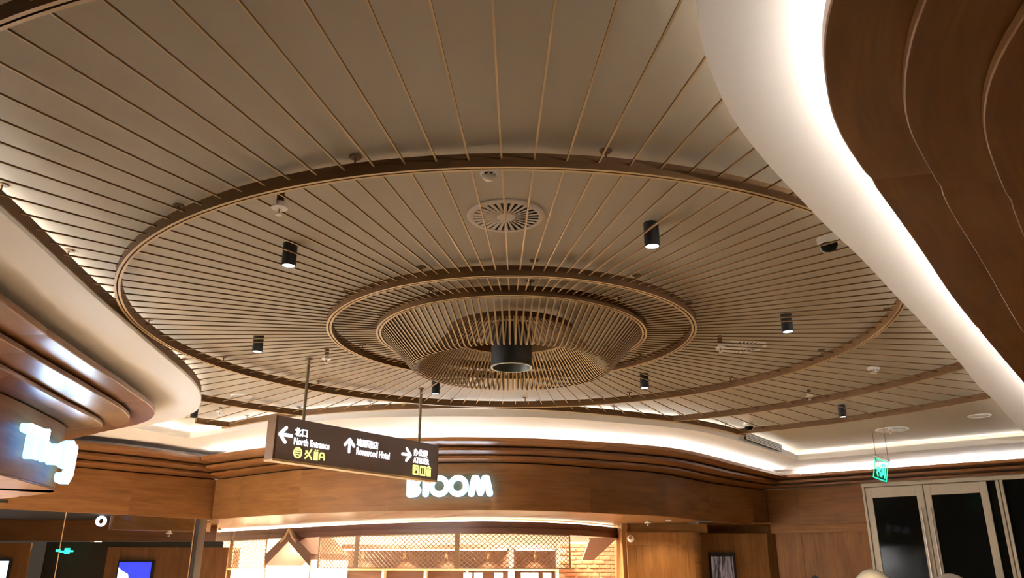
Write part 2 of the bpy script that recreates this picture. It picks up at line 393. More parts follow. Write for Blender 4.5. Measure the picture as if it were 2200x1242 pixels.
# fascia of the door wall stops at the door frame (2.0 m from the corner)
W0 = Vector((5.52, 17.7)); WD = Vector((1.43, -1.13)).normalized(); WN = Vector((-WD.y, WD.x))*-1.0
if WN.dot(Vector((0, 0))-W0) < 0: WN = -WN          # toward the room
def wall_pt(s, d=0.0): return W0+WD*s+WN*d
panels(trim5, 'fascia_panel', [wall_pt(2.0-2.0*i/12) for i in range(13)], [wall_pt(2.0-2.0*i/12, -0.05) for i in range(13)], ZFB, ZFT, OAKF, 1.2, 1.0)
panels(trim5, 'fascia_panel', [wall_pt(7.0-1.9*i/12) for i in range(13)], [wall_pt(7.0-1.9*i/12, -0.05) for i in range(13)], ZFB, ZFT, OAKF, 1.2, 1.0)
for q in ((-5.815, 15.92), (5.60, 17.84)):
    place('corner_post', box('corner_post', q[0]-0.10, q[0]+0.10, q[1]-0.08, q[1]+0.10, ZFB, ZFT, OAKF), trim5)
for k, wdt, z0 in (('E', 2.6, ZFB), ('A', 1.8, ZFB)):
    panels(trim5, 'underside_panel', outw(L['F'][k], 0.002), outw(L['F'][k], wdt), z0-0.022, z0-0.001, OAK, 2.4, 0.5)
for k in 'ACDE':
    strip('light_block', outw(L['F'][k], 0.055), outw(L['F'][k], 0.09), 0.96, 1.70, DARKGAP, trim5)  # dark strip added behind the fascia to stop light leaking through its top gap
# lamp strips hidden in the cove
for k, lab in (('A','long lamp strip hidden in the cove above the curved oak tiers'),('B','lamp strip hidden in the cove above the glass doors'),('C','lamp strip hidden in the cove above the glowing BlOOM sign')):
    P = outw(L['T1'][k], 0.10); P = P[2:-2]
    o = strip('led_strip', P, outw(P, 0.018), Z1T+0.003, Z1T+0.013, LED)
    tag(o, lab, 'light strip', 'cove lamp strips')

WASH = emit('wash_led', (1.0, 0.98, 0.96), WASH_STRENGTH)
WASHA = emit('wash_led_dim', (1.0, 0.98, 0.96), WASH_STRENGTH*0.22)
WASHB = emit('wash_led_mid', (1.0, 0.98, 0.96), WASH_STRENGTH*0.32)
for k, lab in (('A','ceiling wash lamp strip behind the long right step'),('B','ceiling wash lamp strip behind the step above the doors'),('C','ceiling wash lamp strip behind the far curved step'),('D','ceiling wash lamp strip behind the short step at the left corner'),('E','ceiling wash lamp strip behind the left nose of the soffit')):
    P = outw(L['O'][k], 0.235+(0.07 if k == 'E' else 0.0))
    o = strip('led_strip', P, outw(P, 0.012), 2.043, 2.066, WHITE); tag(o, lab, 'light strip', 'ceiling wash strips')
    o.data.materials.append(WASHA if k == 'A' else WASHB if k == 'B' else WASH)
    npts = len(P)
    for p in o.data.polygons:           # only the face toward the room gives off light
        if abs(p.normal.z) < 0.3 and p.index < (npts-1)*5 and p.index % 5 == 3: p.material_index = 1
# ------------------------------------------------------------------ radiating rod installation
CX, CY = -0.003, 7.027
canopy = empty('rod_canopy', (CX, CY, CZ+2.0))
tag(canopy, 'bronze ceiling canopy of radiating rods, ring bands and a bent-rod bowl around the black pendant', 'canopy')
cb = (CX, CY, CZ+2.0)
FBAND = [(-4.36,12.02),(-3.79,11.55),(-2.96,10.97),(-2.04,10.59),(-1.23,10.43),(-.61,10.375),(-.06,10.40),(.67,10.56),(1.54,10.94),(2.36,11.36),(3.03,11.91),(3.68,12.62)]
FBs = smooth_poly(resample(FBAND, 90), 3); LBs = outw(L['O']['E'], 0.035)[:14:-1]
POLY = FBs + [Vector((5.3, 15.0))] + L['O']['B'][::-1] + L['O']['A'][::-1] + LBs + [Vector((-4.80, 11.16))]
def inside(x, y):
    c = False; n = len(POLY); j = n-1
    for i in range(n):
        a, b = POLY[i], POLY[j]
        if (a.y > y) != (b.y > y) and x < (b.x-a.x)*(y-a.y)/(b.y-a.y)+a.x: c = not c
        j = i
    return c
def reach(a, rmax=6.45):
    r = 1.3
    while r < rmax and inside(CX+r*math.cos(a), CY+r*math.sin(a)): r += 0.02
    return min(r, rmax)
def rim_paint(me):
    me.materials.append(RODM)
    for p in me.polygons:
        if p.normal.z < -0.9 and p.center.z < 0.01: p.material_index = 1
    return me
RBAND = (1.206, 1.639, 3.279, 4.87, 6.44)
BH, BW = 0.08, 0.046
def band_prof(r):
    a, b = r-BW/2, r+BW/2
    return [(a, 0), (r-0.005, 0), (r-0.005, 0.03), (r+0.005, 0.03), (r+0.005, 0), (b, 0), (b, BH), (a, BH)]
for r in RBAND[:3]:
    me = lathe('ring_band', band_prof(r), 192, BRONZE, closed_prof=True); link('ring_band', rim_paint(me), None, canopy)
me = lathe('ring_band', [(q[0], q[1]+0.005) for q in band_prof(0.556)], 96, BRONZE, closed_prof=True); link('ring_band', rim_paint(me), None, canopy)
for r in RBAND[3:]:
    NN = 1440; ins = [inside(CX+r*math.cos(2*math.pi*i/NN), CY+r*math.sin(2*math.pi*i/NN)) for i in range(NN)]
    st = next(i for i in range(NN) if not ins[i]); runs = []; cur = None
    for q in range(st, st+NN+1):
        v = ins[q % NN] and q < st+NN
        if v and cur is None: cur = q
        if not v and cur is not None:
            if q-cur > 12: runs.append((cur, q-1))
            cur = None
    for a, b in runs:
        me = lathe('ring_band', band_prof(r), max(6, (b-a)//6), BRONZE, 2*math.pi*a/NN, 2*math.pi*b/NN, closed_prof=True)
        link('ring_band', rim_paint(me), None, canopy)
def band_along(P):
    vs, fs = [], []
    pr = [(-BW/2,0),(-.005,0),(-.005,.03),(.005,.03),(.005,0),(BW/2,0),(BW/2,BH),(-BW/2,BH)]
    for i in range(len(P)):
        t = (P[min(i+1, len(P)-1)]-P[max(i-1, 0)]).normalized(); nn = Vector((t.y, -t.x))
        for d, z in pr: q = P[i]+nn*d; vs.append((q.x-CX, q.y-CY, z))
    for i in range(len(P)-1):
        for k in range(8):
            k2 = (k+1) % 8; fs.append((i*8+k, i*8+8+k, i*8+8+k2, i*8+k2))
    fs.append(tuple(range(8))); fs.append(tuple((len(P)-1)*8+k for k in range(7, -1, -1)))
    me = mk('border_band', vs, fs, BRONZE); bm = bmesh.new(); bm.from_mesh(me)
    bmesh.ops.recalc_face_normals(bm, faces=bm.faces); bm.to_mesh(me); bm.free()
    me.shade_smooth(); me.set_sharp_from_angle(angle=math.radians(30))
    link('border_band', rim_paint(me), None, canopy)
band_along(FBs); band_along(LBs)
PH = math.radians(-90-0.93)
ROD_SHADE = plain('rod_side_shade', (0.14, 0.076, 0.032), 0.5, var=0.1, scale=4, spec=0.2)  # shade of the rods' side faces put into their colour
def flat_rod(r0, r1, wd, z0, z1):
    vs, fs = [], []; boxv(r0, r1, -wd/2, wd/2, z0, z1, vs, fs); me = mk('rod', vs, fs, RODM); me.materials.append(ROD_SHADE)
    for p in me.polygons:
        if p.normal.z > -0.5: p.material_index = 1  # only the underside keeps the pale bronze, the rest is painted shaded
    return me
bent = None
for k in range(120):
    a = PH+math.radians(3)*k
    r1 = reach(a)-0.005
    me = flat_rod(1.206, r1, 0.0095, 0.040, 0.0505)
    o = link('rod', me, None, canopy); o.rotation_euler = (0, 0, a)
    if bent is None:
        pts = [(1.188, 0, 0.03)]
        # V with a rounded foot
        cxr, czr, rr = 0.872, -0.232, 0.055
        for q in range(9):
            b = math.radians(-42-96*q/8); pts.append((cxr+rr*math.cos(b), 0, czr+rr*math.sin(b)))
        pts.append((0.572, 0, 0.035))
        bent = tube('bent_rod', pts, 0.0095, RODM, 4, up=(0, 1, 0)); bent.materials.append(ROD_SHADE)
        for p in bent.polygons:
            if abs(p.normal.y) > 0.5: p.material_index = 1  # flanks of the bent rods take the same painted shade
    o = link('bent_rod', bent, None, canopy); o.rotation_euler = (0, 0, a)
def hanger_mesh():
    bm = bmesh.new()
    bmesh.ops.create_cone(bm, cap_ends=True, segments=10, radius1=0.006, radius2=0.006, depth=0.05, matrix=Matrix.Translation((0, 0, 0.105)))
    bmesh.ops.create_cone(bm, cap_ends=True, segments=16, radius1=0.032, radius2=0.036, depth=0.006, matrix=Matrix.Translation((0, 0, 0.127)))
    me = bpy.data.meshes.new('hanger'); bm.to_mesh(me); bm.free(); me.materials.append(BRONZE); return me
HG = hanger_mesh()
for r, n, ph in ((1.206, 9, 0.12), (1.639, 12, 0.10), (3.279, 15, 0.155)):
    for k in range(n):
        a = -math.pi/2+ph+2*math.pi*k/n
        link('hanger', HG, None, canopy, (r*math.cos(a), r*math.sin(a), 0))
for P in (FBs, LBs):
    for i in range(6, len(P)-4, 11): link('hanger', HG, None, canopy, (P[i].x-CX, P[i].y-CY, 0))

def between(x, y):
    """nearest spot midway between two rods"""
    dx, dy = x-CX, y-CY; a = math.atan2(dy, dx); q = (a-PH)/math.radians(3); a = PH+math.radians(3)*(math.floor(q)+0.5); r = math.hypot(dx, dy)
    return CX+r*math.cos(a), CY+r*math.sin(a)
# ------------------------------------------------------------------ pendant
pend = empty('pendant_lamp', (CX, CY, CZ+Z_CEIL)); tag(pend, 'black cylinder pendant at the centre of the rod bowl', 'pendant')
link('body', lathe('body', [(0.186,0),(0.186,-0.40),(0.176,-0.40),(0.176,-0.02)], 64, BLACK), None, pend)
link('rim', lathe('rim', [(0.188,-0.396),(0.188,-0.404),(0.172,-0.404),(0.172,-0.396)], 64, GREYR, closed_prof=True), None, pend)
link('reflector', lathe('reflector', [(0.172,-0.398),(0.15,-0.30),(0.0,-0.28)], 48, GREYD), None, pend)

# ------------------------------------------------------------------ downlights
spot_positions = [(-1.53,5.09,'black cylinder downlight in the rod field nearest the white sprinkler with the red bulb'),
 (.89,4.73,'black cylinder downlight between the large swirl diffuser and the dome camera'),
 (-2.44,7.41,'black cylinder downlight left of the bent-rod bowl by the left curved soffit'),
 (2.41,6.66,'black cylinder downlight beside the swirl diffuser with the sprinkler'),
 (-.90,9.31,'black cylinder downlight behind the bowl above the hanging direction board'),
 (1.52,8.95,'black cylinder downlight behind the bowl toward the glass doors'),
 (-4.30,10.95,'unlit black cylinder downlight in the corner behind the left curved soffit'),
 (4.53,10.70,'black cylinder downlight between the outer ring bands near the exit sign')]
dl_body = lathe('lamp_body', [(0.0,0.0),(0.049,0.0),(0.049,-0.165),(0.043,-0.165),(0.043,-0.15)], 32, BLACK)
dl_lens = lathe('lens', [(0.043,-0.158),(0.03,-0.162),(0.0,-0.163)], 24, LENS)
dl_lens_off = lathe('lens_dark', [(0.043,-0.158),(0.03,-0.156),(0.0,-0.155)], 24, BLACK)
for i, (x, y, lab) in enumerate(spot_positions):
    x, y = between(x, y)
    e = empty('downlight', (x, y, CZ+Z_CEIL)); tag(e, lab, 'downlight', 'black ceiling downlights')
    link('lamp_body', dl_body, None, e); link('lens', dl_lens if i != 6 else dl_lens_off, None, e)
    if i != 6:
        ld = bpy.data.lights.new('downlight_beam', 'SPOT'); ld.energy = SPOT_WATT; ld.spot_size = math.radians(46); ld.spot_blend = 0.7
        ld.color = (1.0, 0.75, 0.42); ld.shadow_soft_size = 0.04
        lo = bpy.data.objects.new('downlight_beam', ld); C.objects.link(lo); lo.location = (0, 0, -0.175); lo.parent = e
# ------------------------------------------------------------------ ceiling fittings
BEIGE = plain('beige_vent_paint', (0.60, 0.52, 0.43), 0.55, var=0.03)
def diffuser(x, y, r, lab, blades=28, WHITE=WHITE):
    e = empty('air_diffuser', (x, y, CZ+Z_CEIL)); tag(e, lab, 'air vent', 'round swirl air diffusers')
    link('rim', lathe('rim', [(r,0.002),(r,-0.008),(r*0.93,-0.016),(r*0.84,-0.014),(r*0.84,0.0)], 64, WHITE), None, e)
    link('backing', lathe('backing', [(r*0.86,-0.002),(0.0,-0.002)], 48, DARKGAP), None, e)
    link('hub', lathe('hub', [(0.0,-0.018),(r*0.22,-0.017),(r*0.25,-0.012),(r*0.25,-0.003)], 32, WHITE), None, e)
    vs = [(r*0.22,-0.006,-0.016),(r*0.85,-0.014,-0.014),(r*0.85,0.012,-0.011),(r*0.22,0.006,-0.012),(r*0.22,-0.006,-0.012),(r*0.85,-0.014,-0.010),(r*0.85,0.012,-0.008),(r*0.22,0.006,-0.009)]
    bl = mk('blade', vs, [(0,3,2,1),(4,5,6,7),(0,1,5,4),(1,2,6,5),(2,3,7,6),(3,0,4,7)], WHITE)
    for k in range(blades):
        o = link('blade', bl, None, e); o.rotation_euler = (0, 0, 2*math.pi*k/blades)
diffuser(-.04, 4.62, .25, 'round swirl air diffuser inside the big ring, close to the near rim', 28, BEIGE)
diffuser(2.31, 7.74, .25, 'round swirl air diffuser partly behind a sprinkler by the pendant bowl')
diffuser(6.07, 12.70, .25, 'round swirl air diffuser above the green exit sign')
def disc(x, y, r, lab):
    e = empty('ceiling_speaker', (x, y, CZ+Z_CEIL)); tag(e, lab, 'speaker', 'flush white ceiling discs')
    link('rim', lathe('rim', [(r,0.0),(r,-0.008),(r*0.9,-0.014),(r*0.88,-0.006)], 48, WHITE), None, e)
    link('grille', lathe('grille', [(r*0.89,-0.007),(r*0.5,-0.010),(0,-0.011)], 48, WHITE), None, e)
disc(-3.52, 10.23, .14, 'flush white ceiling disc between rods near the left soffit nose')
disc(6.80, 11.50, .155, 'flush white ceiling disc on bare ceiling beyond the outer ring band')
def smoke(x, y, r, lab):
    x, y = between(x, y)
    e = empty('smoke_detector', (x, y, CZ+Z_CEIL)); tag(e, lab, 'smoke detector', 'white smoke detectors')
    link('base', lathe('base', [(r,0.0),(r,-0.018),(r*0.9,-0.03),(r*0.62,-0.034)], 40, WHITE), None, e)
    link('vent_ring', lathe('vent_ring', [(r*0.66,-0.03),(r*0.66,-0.05)], 40, DARKGAP), None, e)
    link('cap', lathe('cap', [(r*0.70,-0.046),(r*0.68,-0.055),(r*0.45,-0.066),(0,-0.069)], 40, WHITE), None, e)
    rib = box('rib', r*0.62, r*0.72, -0.006, 0.006, -0.05, -0.03, WHITE)
    for k in range(8):
        o = link('rib', rib, None, e); o.rotation_euler = (0, 0, k*math.pi/4)
smoke(-.15, 4.00, .055, 'white smoke detector tucked behind the near rim of the big ring')
smoke(4.00, 8.66, .065, 'white smoke detector between the big ring and the outer ring band')
def dome(x, y, r, aim, lab):
    x, y = between(x, y)
    e = empty('dome_camera', (x, y, CZ+Z_CEIL)); tag(e, lab, 'camera', 'white dome security cameras')
    link('housing', lathe('housing', [(r*0.95,0.0),(r*1.05,-0.02),(r*1.02,-r*0.8),(r*0.86,-r*0.95)], 48, WHITE), None, e)
    prof = [(r*0.88*math.cos(t*math.pi/16), -r*0.92-r*0.75*math.sin(t*math.pi/16)) for t in range(9)]
    sd_ = link('smoked_dome', lathe('smoked_dome', prof, 48, DGLASS), None, e)
    ar = tube('trim_arc', [(r*0.90*math.cos(t), -0.004+r*0.02, -r*0.92-r*0.77*math.sin(t)) for t in [math.pi*i/12 for i in range(13)]], r*0.05, WHITE, 6)
    o = link('trim_arc', ar, None, sd_); o.rotation_euler = (0.35, 0, aim)
dome(2.12, 4.93, .068, 0.5, 'white dome security camera with smoked bubble beside the right soffit')
dome(3.60, 12.12, .072, -0.6, 'small white dome security camera at the far corner of the rod field')
def sprinkler(x, y, drop, lab, s=1.0, zc=Z_CEIL, mat=WHITE):
    if zc == Z_CEIL: x, y = between(x, y)
    e = empty('sprinkler', (x, y, CZ+zc)); tag(e, lab, 'sprinkler', 'white ceiling sprinklers')
    if drop > 0.02: link('pipe', lathe('pipe', [(0.0,0.0),(0.019*s,0.0),(0.019*s,-drop)], 20, BRONZE), None, e)
    col = link('collar', lathe('collar', [(0.0,-drop+0.008),(0.023*s,-drop+0.008),(0.023*s,-drop-0.02*s),(0.042*s,-drop-0.024*s),(0.042*s,-drop-0.030*s),(0.0,-drop-0.030*s)], 28, mat), None, e)
    for sx in (-1, 1):
        link('frame_arm', tube('frame_arm', [(sx*0.008*s,0,-drop-0.03*s),(sx*0.012*s,0,-drop-0.045*s),(sx*0.003*s,0,-drop-0.064*s)], 0.0025*s, mat, 6), None, col)
    link('bulb', lathe('bulb', [(0,-drop-0.03*s),(0.004*s,-drop-0.034*s),(0.004*s,-drop-0.052*s),(0,-drop-0.056*s)], 10, BRICK), None, col)
    link('deflector', lathe('deflector', [(0.0,-drop-0.064*s),(0.017*s,-drop-0.065*s),(0.017*s,-drop-0.068*s),(0.0,-drop-0.068*s)], 20, mat), None, col)
sprinkler(-1.40, 4.28, .085, 'white sprinkler with red bulb on a bronze drop pipe near the big ring', 1.15)
sprinkler(-1.87, 7.87, .085, 'white sprinkler hanging left of the pendant bowl', 1.15)
sprinkler(2.00, 7.36, .085, 'white sprinkler overlapping a swirl diffuser right of the bowl', 1.15)
sprinkler(3.70, 9.80, .045, 'white sprinkler between the big ring and the outer ring band', 1.2)
sprinkler(-4.04, 11.03, .03, 'white sprinkler in the corner behind the left soffit nose', 1.2)
sprinkler(6.03, 12.38, .02, 'white sprinkler under the rim of the diffuser by the exit sign', 1.2)

# ------------------------------------------------------------------ text helper
def text_mesh(s, size, ext, mat, align='LEFT', fit=None, bevel=0.0):
    cu = bpy.data.curves.new('txt', 'FONT'); cu.body = s; cu.size = size; cu.extrude = ext; cu.align_x = align
    cu.offset = bevel; cu.resolution_u = 4
    o = bpy.data.objects.new('txt', cu); C.objects.link(o)
    dg = bpy.context.evaluated_depsgraph_get(); dg.update()
    me = bpy.data.meshes.new_from_object(o.evaluated_get(dg)); bpy.data.objects.remove(o); bpy.data.curves.remove(cu)
    me.materials.clear(); me.materials.append(mat)
    if me.vertices and fit:
        xs = [v.co.x for v in me.vertices]; ys = [v.co.y for v in me.vertices]
        sx = fit[0]/(max(xs)-min(xs)); sy = fit[1]/(max(ys)-min(ys)); x0, y0 = min(xs), min(ys)
        for v in me.vertices: v.co.x = (v.co.x-x0)*sx; v.co.y = (v.co.y-y0)*sy
    return me
def face_matrix(o, d, n):
    """local x along d, local y up, local z along n"""
    m = Matrix.Identity(4)
    for i in range(3): m[i][0] = d[i]; m[i][1] = (0, 0, 1)[i]; m[i][2] = n[i]; m[i][3] = o[i]
    return m
SIDEB = emit('sign_blue_side_light', (0.12, 0.42, 1.0), 3.2)
def halo(me):
    me.materials.append(SIDEB)
    for p in me.polygons:
        if p.normal.z < 0.7: p.material_index = 1
    return me
def stroke(name, pts, r, depth, mat, closed=False):
    """flat rounded stroke with thickness in z, made of a capsule outline"""
    bm = bmesh.new()
    n = len(pts)
    P = [Vector((p[0], p[1])) for p in pts]
    def prism(poly, d=depth):
        a = [bm.verts.new((q.x, q.y, 0)) for q in poly]; b = [bm.verts.new((q.x, q.y, d)) for q in poly]
        bm.faces.new(a[::-1]); bm.faces.new(b)
        for i in range(len(poly)):
            j = (i+1) % len(poly); bm.faces.new((a[i], a[j], b[j], b[i]))
    segs = n if closed else n-1
    for i in range(segs):
        a, b = P[i], P[(i+1) % n]; t = (b-a).normalized() if (b-a).length > 1e-6 else Vector((1, 0)); u = Vector((-t.y, t.x))
        poly = []
        for k in range(7): an = math.pi/2-math.pi*k/6; poly.append(b+(t*math.cos(an)+u*math.sin(an))*r)
        for k in range(7): an = -math.pi/2-math.pi*k/6; poly.append(a+(t*math.cos(an)+u*math.sin(an))*r)
        prism(poly, depth+0.0004*(i % 3))
    bmesh.ops.recalc_face_normals(bm, faces=bm.faces)
    me = bpy.data.meshes.new(name); bm.to_mesh(me); bm.free(); me.materials.append(mat); return me

# ------------------------------------------------------------------ hanging direction board
sd = Vector((0.57802, 0.81602, 0)); sn = Vector((0.81602, -0.57802, 0))
P1 = Vector((-2.17, 8.27, 0)); BZ0, BZ1 = 1.02, 1.455
board = empty('direction_board', (P1.x, P1.y, CZ+Z_CEIL)); tag(board, 'brown hanging direction board with white arrows and bilingual lettering', 'sign')
bb = (P1.x, P1.y, CZ+Z_CEIL)
FM = face_matrix(P1+sn*0.06+Vector((0, 0, BZ0)), sd, sn)          # face plane: x along the board, y up
def bplace(name, me, z=0.002, x=0, y=0, parent=None):
    if name == 'pictogram': parent = panel
    me.transform(FM @ Matrix.Translation((x, y, z)))
    return place(name, me, parent or board, base=bb)
s0, s1, H = -0.398, 2.10, BZ1-BZ0
panel = bplace('panel', box('panel', s0+0.03, s1-0.02, 0.012, H, -0.11, 0.0, SIGNB), 0)
bplace('edge_channel', box('edge_channel', s0, s0+0.028, 0, H, -0.125, 0.004, BRONZE, bev=0.003), 0)
bplace('bottom_channel', box('bottom_channel', s0, s1, -0.012, 0.011, -0.125, 0.006, RODM, bev=0.002), 0)
bplace('edge_channel', box('edge_channel', s1-0.018, s1, 0.012, H, -0.125, 0.004, SIGNB, bev=0.003), 0)
for s in (0.0, 1.805):
    q = P1+sd*s
    me = tube('pole', [(q.x,q.y,BZ1-0.01),(q.x,q.y,Z_CEIL-0.006)], 0.0165, POLE, 10); place('pole', me, board, base=bb)
    me = lathe('pole_flange', [(0.0,0),(0.04,0),(0.04,-0.01),(0,-0.01)], 20, POLE); me.transform(Matrix.Translation((q.x,q.y,Z_CEIL-0.002))); place('pole_flange', me, board, base=bb)
def arrow(x, y, rot, sz):
    vs = stroke('arrow', [(-0.5*sz,0),(0.42*sz,0)], 0.105*sz, 0.003, BOARDW)
    h1 = stroke('arrow', [(-0.02*sz,0.46*sz),(0.45*sz,0),(-0.02*sz,-0.46*sz)], 0.105*sz, 0.003, BOARDW)
    bm = bmesh.new(); bm.from_mesh(vs); bm.from_mesh(h1); bm.to_mesh(vs); bm.free()
    vs.transform(Matrix.Rotation(rot, 4, 'Z')); bplace('arrow', vs, 0.001, x, y, panel)
arrow(-0.265, 0.255, math.pi, 0.155); arrow(0.61, 0.258, math.pi/2, 0.145); arrow(1.528, 0.26, 0, 0.15)
def btext(s, x, y, wd, ht, mat=BOARDW, bold=0.0014):
    bplace('lettering', text_mesh(s, 0.1, 0.0012, mat, fit=(wd, ht), bevel=bold), 0.002, x, y, panel)
btext('北口', -0.15, 0.262, 0.165, 0.085); btext('North Entrance', -0.15, 0.175, 0.475, 0.072)
btext('瑰丽酒店', 0.715, 0.262, 0.335, 0.085); btext('Rosewood Hotel', 0.72, 0.17, 0.52, 0.078)
btext('办公楼', 1.648, 0.262, 0.25, 0.085); btext('ATELIER', 1.648, 0.18, 0.285, 0.066)
# pictograms
def ring_icon(x, y, r):
    me = lathe('pictogram', [(r,0),(r,0.003),(r*0.72,0.003),(r*0.72,0)], 32, BOARDY, closed_prof=True); bplace('pictogram', me, 0.001, x, y)
    for a in range(3):
        me = stroke('pictogram', [(-0.5*r,0.45*r-0.4*a*r),(0.5*r,0.45*r-0.4*a*r)], 0.11*r, 0.003, BOARDY); bplace('pictogram', me, 0.001, x, y)
ring_icon(-0.09, 0.098, 0.056)
def icon(pts_list, x, y, r=0.008, mat=BOARDY):
    for pts in pts_list: bplace('pictogram', stroke('pictogram', pts, r, 0.003, mat), 0.001, x, y)
icon([[(-.045,-.045),(0,.0),(.04,-.045)],[(-.04,.03),(0,.0),(.03,.05)],[(-.045,.0),(-.02,.03)],[(.03,.052),(.032,.054)]], 0.055, 0.098)
icon([[(-.06,-.045),(-.06,.03)],[(-.04,-.045),(-.04,.03)],[(-.05,.05),(-.049,.05)],[(-.02,-.045),(-.02,.03)],[(-.02,.05),(-.019,.05)],[(.01,-.035),(.01,.0),(.025,.03),(.06,.03),(.075,.0),(.075,-.035)],[(.01,-.01),(.075,-.01)]], 0.19, 0.098)
for xx, ch in ((1.695, 'P'), (1.82, 'i')):
    bplace('pictogram', stroke('pictogram', [(-.042,-.048),(.042,-.048),(.042,.048),(-.042,.048)], 0.010, 0.003, BOARDY, closed=True), 0.001, xx, 0.098)
    btext(ch, xx-(0.024 if ch == 'P' else 0.008), 0.065, 0.048 if ch == 'P' else 0.016, 0.066, BOARDY, 0.004)
bplace('pictogram', box('pictogram', -.038, .038, -.055, .03, 0, 0.003, BOARDY), 0.001, 1.93, 0.098)
icon([[(-.035,.045),(.035,.045)],[(-.012,.06),(.012,.06)]], 1.93, 0.098, 0.008)

# ------------------------------------------------------------------ BlOOM sign
A0 = Vector((-1.49, 13.27, 0)); ad = Vector((1.38, -0.15, 0)).normalized(); an = Vector((ad.y, -ad.x, 0))
bl = empty('shop_sign', (A0.x, A0.y, CZ+1.1)); tag(bl, 'glowing white rounded BlOOM letters on the oak fascia', 'sign')
SM = face_matrix(A0+an*0.10+Vector((0, 0, 1.10)), ad, an)
def sletter(me):
    halo(me); me.transform(SM); place('letter', me, bl, base=(A0.x, A0.y, CZ+1.1))
HH = 0.335
sletter(stroke('letter', [(-.135,.045),(-.135,.29),(-.06,.29),(-.02,.245),(-.05,.18),(-.12,.175),(-.04,.165),(0.0,.11),(-.03,.055),(-.135,.045)], 0.05, 0.05, SIGNW))
sletter(stroke('letter', [(.125,.05),(.125,.29)], 0.05, 0.05, SIGNW))
for cx_ in (.345, .652):
    me = lathe('letter', [(.167,0),(.167,.05),(.085,.05),(.085,0)], 40, SIGNW, closed_prof=True); me.transform(Matrix.Translation((cx_, .168, 0))); sletter(me)
sletter(stroke('letter', [(.868,.05),(.918,.285),(.945,.285),(1.015,.06),(1.085,.285),(1.112,.285),(1.165,.05)], 0.05, 0.05, SIGNW))

# ------------------------------------------------------------------ left glowing sign
B0 = Vector((-5.05, 7.73, 0)); bd = (Vector((-5.38, 9.72, 0))-B0).normalized(); bn = Vector((bd.y, -bd.x, 0))
ls = empty('shop_sign', (B0.x, B0.y, CZ+1.05)); tag(ls, 'large glowing bluish-white letters beginning The on the rounded oak block', 'sign')
LM = face_matrix(B0+bn*0.06+Vector((0, 0, 1.05)), bd, bn)
def lletter(me):
    halo(me); me.transform(LM); place('letter', me, ls, base=(B0.x, B0.y, CZ+1.05))
lletter(stroke('letter', [(.50,.33),(.90,.33),(.70,.33),(.70,.08)], 0.046, 0.09, SIGNL))
lletter(stroke('letter', [(.99,.09),(.99,.36),(.99,.19),(1.06,.23),(1.12,.19),(1.12,.09)], 0.036, 0.09, SIGNL))
lletter(stroke('letter', [(1.27,.16),(1.41,.17),(1.40,.23),(1.32,.25),(1.25,.20),(1.25,.12),(1.32,.08),(1.41,.10)], 0.032, 0.09, SIGNL))
lletter(stroke('letter', [(1.86,.28),(1.76,.33),(1.62,.29),(1.58,.20),(1.64,.12),(1.78,.11),(1.88,.18),(1.88,.30),(1.88,.02),(1.80,-.06),(1.66,-.05)], 0.055, 0.09, SIGNL))

# ------------------------------------------------------------------ exit sign on wires
ex = empty('exit_sign', (5.795, 12.60, CZ+Z_CEIL)); tag(ex, 'green running-man exit sign hanging on two thin wires', 'exit sign')
exb = (5.795, 12.60, CZ+Z_CEIL)
ed = Vector((0.09, -0.335, 0)).normalized(); en = Vector((-ed.y, ed.x, 0))
if en.dot(Vector((-1, -1, 0))) < 0: en = -en
E0 = Vector((5.755, 12.76, 0))
EM = face_matrix(E0+Vector((0, 0, 1.70)), ed, en) @ Matrix.Rotation(math.radians(-20), 4, 'Z') @ Matrix.Translation((0.0, -0.325, 0))
def eplace(name, me):
    me.transform(EM); place(name, me, ex, base=exb)
for s, zt in ((0.03, 1.73), (0.295, 1.63)):
    q = E0+ed*s; place('wire', tube('wire', [(q.x,q.y,zt-0.02),(q.x,q.y,Z_CEIL)], 0.004, BRONZE, 6), ex, base=exb)
q = E0+ed*0.02; place('clip', tube('clip', [(q.x,q.y,1.66),(q.x,q.y,1.74)], 0.012, DARKGAP, 8), ex, base=exb)
eplace('holder', box('holder', -0.01, 0.33, 0.325, 0.355, -0.015, 0.015, STEELD, bev=0.003))
eplace('acrylic_plate', box('acrylic_plate', 0.0, 0.32, 0.0, 0.325, -0.004, 0.004, ACRYL))
for zz in (0.005, -0.008):
    eplace('border', stroke('border', [(.012,.012),(.308,.012),(.308,.31),(.012,.31)], 0.008, 0.003, GREENL, closed=True)) if zz > 0 else None
for pts in ([(.07,.20),(.10,.15),(.07,.11),(.10,.06)],[(.10,.15),(.14,.12),(.15,.07)],[(.06,.16),(.11,.19),(.14,.16)],[(.125,.225),(.127,.226)],[(.18,.06),(.18,.25),(.25,.25),(.25,.06)],[(.21,.1),(.21,.2)]):
    me = stroke('running_figure', pts, 0.011, 0.003, GREENL); me.transform(Matrix.Translation((0.02, 0, 0.005))); eplace('running_figure', me)

